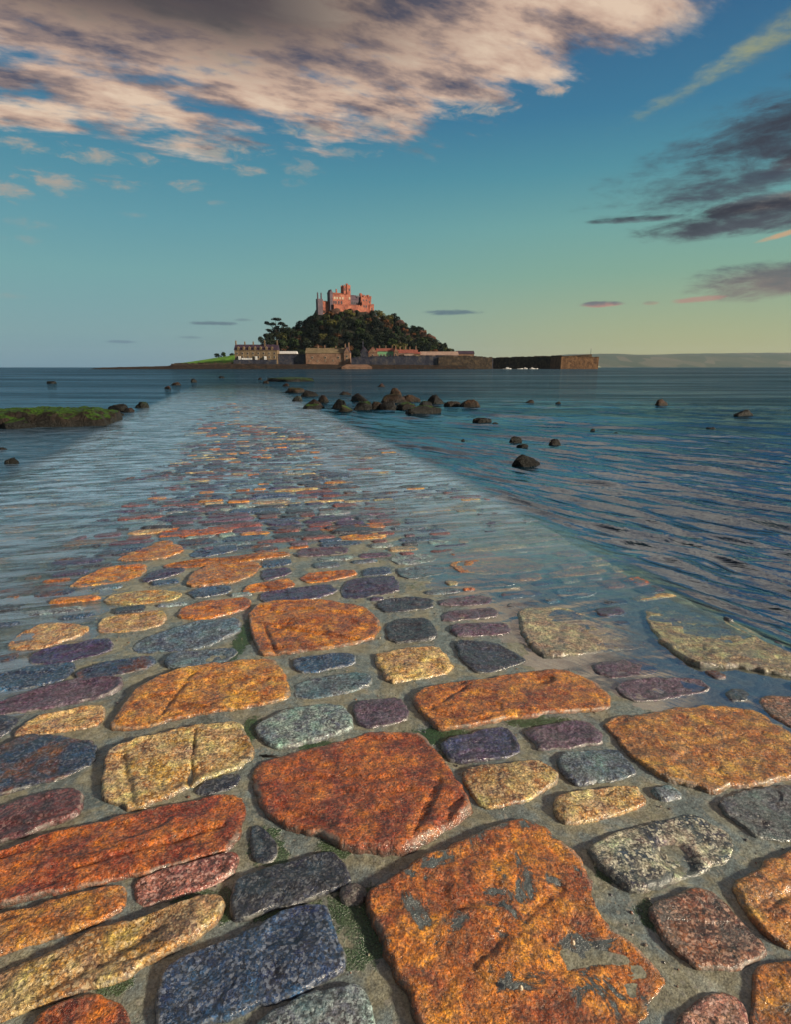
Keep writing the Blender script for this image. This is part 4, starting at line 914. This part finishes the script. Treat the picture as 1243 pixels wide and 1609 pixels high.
def house(name, x0, x1, ytop, yeave, ybase, Yd, depth, wallm, roofm, label, cat='house', axis='x', rows=(), chim=(), wm=None, group=None):
    """house from its extent in view at distance Yd: walls, gabled roof, windows, chimneys"""
    a = W(x0, ybase, Yd); b = W(x1, ytop, Yd); ze = W(x0, yeave, Yd).z
    w = b.x-a.x; r = empty(name, (a.x, Yd, a.z-1.0)); tag(r, label, cat, group)
    H_ = b.z-a.z+1; E_ = ze-a.z+1
    MB().box(0, w, 0, depth, 0, E_).build('wall', wallm, r)
    o_ = .35
    MB().gable(-o_, w+o_, -o_, depth+o_, E_+.003, H_, axis).build('roof', roofm, r)
    if axis == 'y': MB().gable(.05, w-.05, -.38, -.36, E_, H_-.6, 'y').build('gable', wallm, r)
    for (fz, n, ww, wh, mm) in rows:
        for k in range(n):
            cx = w*(k+.5)/n; f = MB().box(cx-ww/2-.2, cx+ww/2+.2, -.14, -.002, E_*fz-wh/2-.2, E_*fz+wh/2+.2).build('window', M_WINL if mm is None else mm, r)
            MB().box(cx-ww/2, cx+ww/2, -.20, -.142, E_*fz-wh/2, E_*fz+wh/2).build('pane', M_WIN, f)
    for (fx, hh, yy) in chim:
        c = MB().box(w*fx-.42, w*fx+.42, depth*yy-.5, depth*yy+.5, E_+.3, H_+hh)
        c.cone(w*fx-.2, depth*yy, H_+hh, H_+hh+.6, .16, .13); c.cone(w*fx+.25, depth*yy, H_+hh, H_+hh+.6, .16, .13)
        c.build('chimney', M_BARN if wallm in (M_GRN, M_PLAS) else wallm, r)
    return r
# terrace at the left
t_ = house('terrace', 369, 434, 541, 550, 574, 436, 9, M_HOUSE, M_SLATE, 'long three-storey stone terrace with dark slate roof at the left of the harbour', 'house', rows=((.80, 8, .9, 1.3, None), (.58, 8, .9, 1.4, None)), chim=((.01, 2.4, .5), (.22, 1.8, .5), (.42, 1.8, .5), (.70, 2.6, .35), (.985, 2.6, .5)))
aw = W(434, 574, 436).x-W(369, 574, 436).x; ez = W(369, 550, 436).z-W(369, 574, 436).z+1
for k in range(7):
    cx = aw*(k+.7)/7.4; MB().box(cx-.75, cx+.75, -.30, 2.2, ez, ez+1.5).gable(cx-.9, cx+.9, -.5, 2.6, ez+1.5, ez+2.5, 'y').build('dormer', M_HOUSE, t_)
MB().box(-.6, aw+.2, -2.0, -.25, 0, ez*.42).build('terrace_base', M_WALL, t_)
MB().box(aw*.17, aw*.42, -1.3, -.26, ez*.42+.003, ez*.42+1.2).build('porch', M_WHITE, t_)
for f in (.12, .52, .74): MB().box(aw*f-.7, aw*f+.7, -1.5, -.26, ez*.42+.003, ez*.42+2.4).build('porch', M_WHITE, t_)
house('boat_store', 436, 464, 551.5, 556, 566, 446, 9, M_WHITE, M_WHITE, 'low building with a long white roof right of the terrace', 'building')
r = empty('harbour_wall', (0, 0, 0)); a = W(428, 573, 438); b = W(481, 557, 438)
MB().box(a.x, b.x, 438, 440.5, a.z-1, b.z).build('wall_face', M_WALL, r); MB().box(a.x, b.x, 437.6, 440.8, b.z+.003, b.z+.5).build('coping', M_PIERD, r)
tag(r, 'grey stone quay wall between the terrace and the long barn', 'wall')
house('barn', 480, 541, 546.5, 555, 571, 434, 11, M_BARN, M_BARNR, 'long pink-grey stone barn with a tan roof beside the slipway', 'building', rows=((.62, 3, .9, 1.2, None), (.35, 5, .6, .6, None)), chim=((.30, 1.5, .5), (.47, 1.5, .5), (.76, 1.0, .5)))
house('gable_house', 540, 549, 545, 554, 571, 433, 10, M_BARN, M_SLATE, 'narrow gabled stone house at the right end of the barn', 'house', axis='y', rows=((.7, 1, .9, 1.4, None), (.4, 1, .9, 1.4, None)), chim=((.2, 1.8, .3), (.8, 2.6, .3)))
house('gable_house', 566, 577, 545, 553, 563, 446, 9, M_WALL, M_SLATE, 'blue-grey gabled house behind the harbour wall', 'house', axis='y', chim=((.3, 4.0, .6),))
house('gable_house', 578, 592, 545, 554, 563, 446, 9, M_BARN, M_TILE, 'orange-pink gabled house left of the green-fronted row', 'house', axis='y', rows=((.6, 1, .8, 1.1, None),))
house('harbour_row', 591, 620, 547, 552, 560, 448, 9, M_GRN, M_TILE, 'row with a red roof and green front behind the harbour wall', 'house', rows=((.4, 6, .8, 1.0, None),), chim=((.15, 1.5, .5), (.5, 1.5, .5), (.85, 1.5, .5)))
house('gable_house', 618, 627, 545, 553, 562, 446, 9, M_BARN, M_TILE, 'tall pink gable right of the green-fronted row', 'house', axis='y', rows=((.6, 1, .8, 1.1, None),), chim=((.5, .8, .6),))
house('harbour_row', 626, 657, 549, 555, 561, 450, 9, M_PLAS, M_TILE, 'low pinkish row with red roof and several chimneys', 'house', rows=((.5, 5, .8, .9, None),), chim=((.12, 1.8, .5), (.4, 2.2, .5), (.62, 1.6, .5), (.93, 2.2, .5)))
house('shed', 636, 650, 552.5, 555, 562, 445, 4, M_PLAS, M_TILE, 'small flat-fronted pink shed in front of the low row', 'building', rows=((.5, 1, .8, .9, None),))
house('shed', 652, 661, 553, 556, 562, 445, 4, M_HOUSE, M_TILE, 'small tan shed right of the pink shed', 'building', rows=((.5, 1, .8, .9, None),))
house('long_shed', 662, 721, 552, 558, 563, 446, 12, M_PLAS, M_PLAS, 'long shed with a pale pink roof behind the harbour wall', 'building')
house('end_house', 718, 746, 551, 556, 563, 450, 9, M_BARN, M_SLATE, 'house with dark roof and lit gable end at the right of the village', 'house', rows=((.5, 3, .8, .9, None),))
# harbour walls and pier
def wallrun(name, pts, base, thick, mat, label, capm=None, cat='wall', root=None):
    """pts: (px, py top, Y distance)"""
    r = root or empty(name, (0, 0, 0))
    if root is None: tag(r, label, cat)
    v = []; f = []
    for (px, py, Yd) in pts:
        p = W(px, py, Yd); v += [(p.x, Yd, base), (p.x, Yd, p.z), (p.x, Yd+thick, p.z), (p.x, Yd+thick, base)]
    for i in range(len(pts)-1):
        b = i*4
        for k in range(4): f.append((b+k, b+(k+1) % 4, b+4+(k+1) % 4, b+4+k))
    n = len(v)-4; f.append((0, 3, 2, 1)); f.append((n, n+1, n+2, n+3))
    f = [tuple(reversed(q)) for q in f]
    wf = mesh_obj('pier_head' if root else 'wall_face', v, f, mat, r, smooth=False)
    if root: wf['label'] = label; r = wf
    mb = MB()
    for i in range(len(pts)-1):
        (ax, ay, aY), (bx, by, bY) = pts[i], pts[i+1]; p, q = W(ax, ay, aY), W(bx, by, bY); k = max(1, int((q.x-p.x)/2.2))
        for j in range(k):
            s0, s1 = j/k, (j+1)/k; c = p.lerp(q, (s0+s1)/2); hw = abs(q.x-p.x)/k/2-.05
            if (j*7+i*3) % 5: mb.box(c.x-hw, c.x+hw, c.y-.25, c.y+thick*.3, c.z+.004-.02, c.z+.28+((j*37) % 5)*.05)
    mb.build('coping', capm or mat, r); return r
wallrun('harbour_wall', [(551, 562, 430), (600, 560, 430), (700, 559.5, 430), (776, 563, 430)], -2, 4, M_WALL, 'long blue-grey harbour wall below the village')
wallrun('harbour_wall_buttress', [(690, 561, 428.5), (735, 559.5, 428.5), (774.5, 562, 428.5)], -2, 1.4, M_PIERD, 'darker brown stretch of harbour wall at its right end')
pier_ = wallrun('pier', [(776, 562.5, 520), (830, 560.5, 500), (884, 559, 478)], -2, 6, M_PIERD, 'long dark stone pier curving towards the pier head', cat='pier')
pr_ = wallrun('pier_head', [(883, 560.5, 440), (942, 561.5, 440)], -2, 30, M_PIER, 'orange-brown stone head at the right end of the pier', root=pier_)
a = W(884, 560, 446); b = W(931, 556.5, 446)
v_ = [(a.x, 446, a.z-.3), (b.x, 446, a.z-.3), (b.x, 449, a.z-.3), (a.x, 449, a.z-.3), (a.x, 446, a.z+.2), (b.x, 446, b.z), (b.x, 449, b.z), (a.x, 449, a.z+.2)]
mesh_obj('parapet', v_, [(0,3,2,1),(4,5,6,7),(0,1,5,4),(1,2,6,5),(2,3,7,6),(3,0,4,7)], M_PIERD, pr_, smooth=False)
p = W(929, 557, 450); q = W(929, 546.5, 450)
lp = empty('lamp_post', (p.x, 450, p.z-.3)); tag(lp, 'thin lamp post standing on the pier head', 'lamp post')
MB().cone(0, 0, 0, q.z-p.z, .16, .10).build('post', M_WALL, lp); MB().cone(0, 0, q.z-p.z, q.z-p.z+.7, .35, .2).build('lamp', M_WHITE, lp)
# slipway
a = W(545, 576.5, 424); v_ = []; sl = [(548, 571, 436), (572, 571, 436), (584, 577, 421), (536, 577, 421)]
v_ = [W(x_, y_, d_) for x_, y_, d_ in sl]; v_ = [Vector((q.x, q.y, q.z+.25)) for q in v_]
vv = [tuple(q) for q in v_]+[(q.x, q.y, q.z-3) for q in v_]
tag(mesh_obj('slipway', vv, [(3,2,1,0),(4,5,6,7),(0,1,5,4),(1,2,6,5),(2,3,7,6),(3,0,4,7)], M_BARN, smooth=False), 'pinkish stone slipway sloping to the water by the gabled house', 'slipway')

# boats by the pier
def boat(px, py, Yd, ln, label, cab):
    p = W(px, py, Yd); r = empty('boat', (p.x, Yd, .0), .25); r.scale = (.8, .8, .8); tag(r, label, 'boat', 'small boats moored by the pier')
    S = [(-1, .55, .55), (-.6, .9, .5), (0, 1, .48), (.6, .75, .6), (1, .06, .85)]; v = []; f = []
    for (t, bw, sh) in S:
        x = t*ln/2; w = bw*ln*.17; v += [(x, -w, sh), (x, -w*.65, -.1), (x, 0, -.25), (x, w*.65, -.1), (x, w, sh)]
    for i in range(4):
        for k in range(4): f.append((i*5+k, i*5+k+1, i*5+6+k, i*5+5+k))
        f.append((i*5, i*5+5, i*5+9, i*5+4))
    f.append((0, 4, 3, 2, 1)); f.append((20, 21, 22, 23, 24))
    mesh_obj('hull', v, f, M_WHITE, r, smooth=False)
    if cab: MB().box(-ln*.15, ln*.18, -ln*.09, ln*.09, .55, 1.5).build('cabin', M_WHITE, r); MB().box(-ln*.12, ln*.185, -ln*.093, ln*.093, 1.0, 1.3).build('window', M_WIN, r)
    if cab == 2: MB().cone(-.4, 0, 1.5, 4.0, .06, .04).build('mast', M_WALL, r)
boat(798, 576, 425, 8, 'white cabin boat with mast, largest and leftmost by the pier', 2)
boat(818, 576, 436, 5.5, 'open white boat second from the left by the pier', 0)
boat(826, 576, 440, 5, 'small white cabin boat in the middle of the pier boats', 1)
boat(837, 576, 430, 5, 'white cabin boat near the pier, second from the right', 1)
boat(843, 576, 438, 4.5, 'open white boat, rightmost of the boats by the pier', 0)

# castle
def castle():
    c = W(541, 485, 562); r = empty('castle', (c.x, 562, c.z-2), math.radians(28)); r.scale = (.93, .93, 1); k = 562/957.0/math.cos(math.radians(24))*1.0
    tag(r, 'red-lit granite castle with square tower crowning the island', 'castle')
    def cx(px): return (px-541)*562/928.0/.914
    def cz(py): return W(541, py, 562).z-c.z+2
    def blk(name, x0, x1, yt, yb, y0, y1, mat=M_CAS, bat=True):
        X0, X1, Z0, Z1 = cx(x0), cx(x1), cz(yb)-(6 if yb > 479 else 0), cz(yt)
        o = MB().box(X0, X1, y0, y1, Z0, Z1).build(name, mat, r)
        if bat:
            m = MB(); n = max(2, int((X1-X0)/1.3)); n2 = max(2, int((y1-y0)/1.3))
            for i in range(n):
                if i % 2 == 0: a = X0+(X1-X0)*i/n; m.box(a, a+(X1-X0)/n, y0-.1, y0+.5, Z1+.003, Z1+.9); m.box(a, a+(X1-X0)/n, y1-.5, y1+.1, Z1+.003, Z1+.9)
            for i in range(1, n2-1):
                if i % 2 == 0: a = y0+(y1-y0)*i/n2; m.box(X0-.1, X0+.4, a, a+(y1-y0)/n2, Z1+.003, Z1+.9); m.box(X1-.4, X1+.1, a, a+(y1-y0)/n2, Z1+.003, Z1+.9)
            m.build('battlement', mat, o)
        return o
    def win(px, py, w, h, yf, mat=M_WIN):
        X0 = cx(px); Z0 = cz(py); f = MB().box(X0-w/2-.25, X0+w/2+.25, yf-.12, yf-.002, Z0-h/2-.25, Z0+h/2+.25).build('window', M_WINL if mat is M_WINL else M_CASD, r)
        MB().box(X0-w/2, X0+w/2, yf-.2, yf-.122, Z0-h/2, Z0+h/2).build('pane', mat, f)
    hall = blk('hall', 519, 543, 463.5, 484, -4, 6, bat=False)
    MB().gable(cx(518.5), cx(543), -4.4, 6.4, cz(463.5)+.01, cz(460.5)).build('roof', M_CAS, r)
    blk('gable_tower', 514.5, 519, 463, 486, -5, 2, M_CASD, False); MB().gable(cx(514), cx(519.5), -5.3, 2.3, cz(463)+.01, cz(457), 'y').build('gable_roof', M_CASD, r)  # shade of the left-facing gable painted as darker walls
    blk('turret', 527.5, 529.3, 455, 463, 0, 1.2, M_CAS, False)
    blk('tower', 538, 549, 449.8, 482, -3, 4.5); blk('stair_turret', 542.5, 545.5, 447.4, 462, -3.8, -1)
    blk('chapel_wing', 549, 561.5, 470.5, 486, -2, 7, M_CASD, bat=False); MB().gable(cx(549), cx(562), -2.4, 7.4, cz(470.5)+.01, cz(462.3)).build('roof', M_CASD, r)  # wing walls darkened to paint in their shade
    blk('buttress', 561.5, 565.8, 465, 487, -1, 6, M_CASD, True)  # darker stone colour paints the shade here
    o = MB(); o.cone(cx(564), 1, cz(466), cz(461), .5, .1, 6).build('pinnacle', M_CAS, r)
    blk('east_block', 566, 583, 466, 492, -3, 8); blk('upper_block', 571, 580, 463.3, 466.2, -2, 6, bat=True)
    blk('turret', 568, 572, 460.3, 467, 1, 4); blk('turret', 577.5, 579.8, 461.8, 468, -3.2, -1, M_CAS, False); blk('turret', 581.5, 583.4, 463.5, 468, -3.2, -1, M_CAS, False)
    blk('bastion', 565, 576, 474, 494, -7, -3.01); blk('bastion', 578, 585.5, 478, 496, -6, -3.02)
    blk('link_wall', 505, 515, 476, 486, -1, 2); blk('west_lodge', 497, 505, 472, 486, -2, 3, M_CASD, False)
    for x in (498.3, 503.8): MB().cone(cx(x), 0, cz(473), cz(464.5), .8, .7, 8).cone(cx(x), 0, cz(464.5), cz(461.5), .9, .15, 8).build('pinnacle', M_CASD, r)
    blk('lower_wall', 519, 567, 481, 488, -7.5, -5, M_CAS)
    for x in (522.5, 526.5, 531, 535.5): win(x, 469.8, 1.2, 1.5, -4, M_WINL)
    for x in (521.5, 524.5, 529, 533.5): win(x, 477, 1.0, 2.6, -4)
    for x in (540, 547): win(x, 455.5, .7, 1.6, -3)
    win(547, 469, 1.2, 1.6, -3, M_WINL)
    for x in (552, 555.5, 559): win(x, 476, .9, 2.0, -2)
    for x in (570, 575): win(x, 471, .9, 1.6, -3)
    for x in (568, 572): win(x, 481, .9, 1.6, -7)
    win(580.5, 473, .9, 1.6, -3); win(582, 484, .8, 1.4, -6)
castle()
# crags below the castle
for i, (px, py, Yd, sx, sz, lab) in enumerate(((583, 494, 552, 4, 7, 'tall red crag below the right end of the castle'), (548, 489, 552, 6, 3, 'crag under the castle tower'), (527, 488, 552, 6, 3, 'crag under the left wing of the castle'),
        (503, 487, 556, 6, 5, 'dark crag below the west lodge'), (661, 520, 552, 6, 4, 'brown crag on the right shoulder of the hill'), (678, 529, 548, 5, 4, 'brown crag low on the right slope'), (630, 505, 555, 5, 4, 'brown crag on the right skyline'))):
    p = W(px, py, Yd); tag(lump('crag', (p.x, Yd, p.z-sz*.5), (sx, 5, sz), 5.1+i*3.3, M_CLIFF, .3, facets=6), lab, 'rock')

# trees
def leaf_cloud(rs, n, shape, size):
    v = []; f = []
    lobes = [(Vector((rs.uniform(-.55, .55), rs.uniform(-.55, .55), rs.uniform(-.25, .55))), rs.uniform(.38, .62)) for _ in range(7)]
    for i in range(n):
        c, r = lobes[rs.randrange(7)]; d = Vector((rs.gauss(0, 1), rs.gauss(0, 1), rs.gauss(0, 1)+.3)).normalized()
        p = c+d*r*rs.uniform(.72, 1.05); p = Vector((p.x*shape[0], p.y*shape[1], p.z*shape[2]))
        nrm = (d+Vector((rs.gauss(0, .5), rs.gauss(0, .5), rs.gauss(0, .5)))).normalized(); a = nrm.orthogonal().normalized(); a.rotate(Matrix.Rotation(rs.uniform(0, 6.28), 3, nrm)); b = nrm.cross(a)
        s = size*rs.uniform(.6, 1.3); k = len(v)
        v += [tuple(p+a*s), tuple(p+b*s*.7), tuple(p-a*s*.8), tuple(p-b*s*.7)]; f.append((k, k+1, k+2, k+3))
    return v, f
LEAF = {'dark': leaf_mat('dark_evergreen_leaves', (.004,.008,.005,1), (.012,.020,.008,1)), 'olive': leaf_mat('olive_sunlit_leaves', (.012,.018,.005,1), (.085,.080,.018,1)),  # brighter olive tone paints in patches of sun
        'brown': leaf_mat('browned_sunlit_leaves', (.020,.012,.006,1), (.12,.048,.016,1)), 'green': leaf_mat('green_leaves', (.006,.014,.006,1), (.030,.050,.014,1))}  # brighter brown tone paints warm sun highlights into the foliage
protos = []
for kind, shape, lab in (('dark', (5, 5, 4.6), 'dark evergreen tree among the woods on the castle hill'), ('olive', (5.4, 5, 3.8), 'olive-green broadleaf tree among the woods on the castle hill'),
                         ('brown', (4.6, 4.4, 3.4), 'browned tree among the woods on the castle hill'), ('green', (5.2, 5, 4.2), 'mid-green tree among the woods on the castle hill'), ('dark', (3.6, 3.6, 6.2), 'tall narrow dark tree among the woods on the castle hill')):
    rs = random.Random(hash(lab) % 1000 if False else len(protos)*13+5)
    v, f = leaf_cloud(rs, 620, shape, .62)
    cr = bpy.data.meshes.new('crown'); cr.from_pydata(v, [], f); cr.materials.append(LEAF[kind])
    mb = MB(); mb.tube([(0, 0, -6), (.2, .1, -3), (0, 0, 0)], [.5, .4, .25]); mb.tube([(.1, 0, -2.5), (1.2, .4, -.5), (2.0, .6, 1)], [.25, .18, .1]); mb.tube([(.1, 0, -2.8), (-1.2, -.3, -.8), (-2.0, -.4, .8)], [.25, .18, .1])
    tk = bpy.data.meshes.new('trunk'); tk.from_pydata(mb.v, [], mb.f); tk.materials.append(M_BARK)
    protos.append((cr, tk, lab))
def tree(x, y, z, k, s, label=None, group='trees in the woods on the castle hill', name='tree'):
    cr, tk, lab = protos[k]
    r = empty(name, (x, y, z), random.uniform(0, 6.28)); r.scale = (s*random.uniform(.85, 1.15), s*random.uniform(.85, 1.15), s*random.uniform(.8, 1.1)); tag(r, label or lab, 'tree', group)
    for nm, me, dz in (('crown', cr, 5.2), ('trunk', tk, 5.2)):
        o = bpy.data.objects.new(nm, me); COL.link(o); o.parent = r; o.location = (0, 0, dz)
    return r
cnt = 0; placed = []
rs = random.Random(21)
for it in range(9000):
    if cnt >= 285: break
    Yd = rs.uniform(462, 572); px = rs.uniform(402, 735); x = wx(px, Yd); z = float(island_z(np.array([x]), np.array([Yd]))[0])
    if z < 4.0 or (Yd < 470 and px > 712): continue
    if Yd < 480 and px < 436: continue
    if 494 < px < 588 and Yd > 546: continue
    s = rs.uniform(.75, 1.25)*(.72 if Yd > 530 else 1)
    if any((x-a)**2+((Yd-b)*1.0)**2 < (4.3*(s+c))**2*.40 for a, b, c in placed): continue
    placed.append((x, Yd, s)); n_ = float(vn(np.array([x*.03]), np.array([Yd*.03]), 2)[0])
    k = rs.choices([0, 1, 2, 3, 4], [5, 3, 2, 3, 1])[0] if n_ < .1 else rs.choices([0, 1, 2, 3, 4], [3, 4, 3, 3, 0])[0]
    ref = [(480,'behind the terrace'),(545,'behind the barn'),(600,'behind the slipway houses'),(660,'behind the red-roofed row'),(999,'behind the long shed')]
    low = [b for a, b in ref if px < a][0]; mid = 'on the left flank of the hill' if px < 490 else ('on the slope below the castle' if px < 600 else 'on the right flank of the hill')
    hi_ = 'near the left skyline of the hill' if px < 500 else ('close under the castle walls' if px < 600 else 'near the right skyline of the hill')
    where = 'at the foot of the wood '+low if Yd < 492 else ('halfway up, '+mid if Yd < 528 else 'high up, '+hi_)
    kd = ['dark evergreen tree', 'olive-green broadleaf tree', 'browned tree', 'mid-green tree', 'tall narrow dark tree'][k]
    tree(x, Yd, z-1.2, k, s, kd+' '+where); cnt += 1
print('trees', cnt)
# umbrella pine at the left skyline and its neighbours
def pine():
    p = W(433, 520, 520); base = W(430, 550, 520); r = empty('pine_tree', (p.x, 520, base.z-1)); tag(r, 'tall flat-topped pine standing above the left end of the wood', 'tree')
    H_ = W(433, 497, 520).z-base.z+1; rs = random.Random(9); mb = MB()
    mb.tube([(0, 0, 0), (.5, 0, H_*.4), (-.2, 0, H_*.8)], [.8, .6, .3])
    lv = []; lf = []
    for (dx, dz, sx) in ((-6, .58, 3.6), (6, .60, 3.8), (-4, .76, 4.4), (4.6, .78, 4.4), (0, .90, 6.0), (-7, .80, 3.0), (8, .72, 3.0), (1, .66, 3.4), (-2,.48,4.0)):
        mb.tube([(.2, 0, H_*dz*.72), (dx*.6, rs.uniform(-1, 1), H_*dz*.9), (dx, 0, H_*dz)], [.3, .2, .12])
        v, f = leaf_cloud(rs, 420, (sx, sx, 1.7), .5); k = len(lv); lv += [(a+dx, b, c+H_*dz+.3) for a, b, c in v]; lf += [tuple(q+k for q in g_) for g_ in f]
    mb.build('trunk', M_BARK, r); mesh_obj('crown', lv, lf, LEAF['dark'], r, smooth=False)
pine()
for (px, py, Yd, k, s, lab) in ((411, 536, 505, 4, .75, 'dark narrow tree at the left end of the wood below the pine'), (419, 530, 512, 0, .8, 'dark round tree just left of the flat-topped pine'), (445, 518, 540, 0, .7, 'dark tree just right of the flat-topped pine'),
                                (470, 508, 555, 0, .75, 'dark tree on the left skyline between the pine and the castle'), (619, 497, 570, 0, .8, 'dark rounded tree on the right skyline of the hill'), (700, 553, 500, 3, .55, 'low tree at the right foot of the wood'), (424, 534, 515, 0, 1.05, 'broad dark tree under the flat-topped pine'), (440, 531, 520, 1, 1.1, 'olive-tinged tree right of and below the flat-topped pine'), (455, 521, 530, 0, 1.1, 'large dark tree on the left shoulder of the hill'), (413, 549, 498, 0, .9, 'dark tree rising behind the roof of the terrace'), (421, 545, 500, 0, 1.15, 'wide dark tree behind the middle of the terrace roof'), (431, 541, 505, 0, 1.2, 'large dark tree at the foot of the flat-topped pine'), (441, 543, 500, 3, 1.1, 'green tree behind the right end of the terrace'), (427, 528, 525, 4, .9, 'tall dark tree touching the trunk of the flat-topped pine'), (437, 524, 527, 0, .95, 'dark tree filling the gap right of the flat-topped pine')):
    p = W(px, py, Yd); tree(p.x, Yd, p.z-5.2*s, k, s, lab, 'trees on the skyline of the castle hill')
hb = W(352, 555, 505); 
for k_, px in enumerate((342, 352, 362)):
    p = W(px, 556, 500); tree(p.x, 500, p.z-4.6, 3, .62, ('low bush at the left end of the hedge above the lawn', 'middle bush of the hedge above the lawn', 'bush at the right end of the hedge next to the terrace')[k_], 'bushes above the lawn', 'bush')
wallrun('lawn_wall', [(268, 571.5, 432), (300, 571, 433), (340, 570.5, 434), (369, 570, 435)], -1, 1, M_PIERD, 'low dark stone wall in front of the green lawn')

# far coast
def coast():
    x0 = W(935, 577, 5200).x; us_ = np.linspace(x0, x0+5200, 220); vs_ = np.linspace(5000, 7000, 40); U_, V_, F_ = grid(us_, vs_)
    t = (V_-5000)/2000; h = 150*np.interp(t, [0, .05, .35, .7, 1], [0, .12, .75, 1, .9])*(.92+.10*fbm(U_*.0018, V_*.001, 2, 4)+.12*ss(U_, x0, x0+2500))
    h = h*ss(U_, x0-400, x0+120)-2
    m, tt = new_mat('far_fields'); vo = tt.n('ShaderNodeTexVoronoi'); tt.put(vo.inputs['Vector'], tt.vm('MULTIPLY', pos(tt), (1, .5, 1))); vo.inputs['Scale'].default_value = .006
    finish(tt, principled(tt, tt.ramp(tt.sep(vo.outputs['Color'])[0], [(.2, (.04,.06,.03,1)), (.6, (.07,.08,.04,1)), (.9, (.12,.11,.07,1))]), .9))
    tag(mesh_obj('far_coast', np.stack([U_, V_, h], 1), F_, m), kind='structure')
coast()

# thin evening air over the bay: the far coast fades into it
def air():
    m = bpy.data.materials.new('air'); m.use_nodes = True; t = m.node_tree; t.nodes.clear()
    v = t.nodes.new('ShaderNodeVolumePrincipled'); v.inputs['Color'].default_value = (.55, .78, 1.0, 1); v.inputs['Density'].default_value = 3.5e-5; v.inputs['Anisotropy'].default_value = 0.1
    o = t.nodes.new('ShaderNodeOutputMaterial'); t.links.new(v.outputs[0], o.inputs['Volume'])
    ob = MB().box(-7200, 7200, -7200, 7200, -4.2, 215).build('haze', m); tag(ob, kind='stuff')
air()
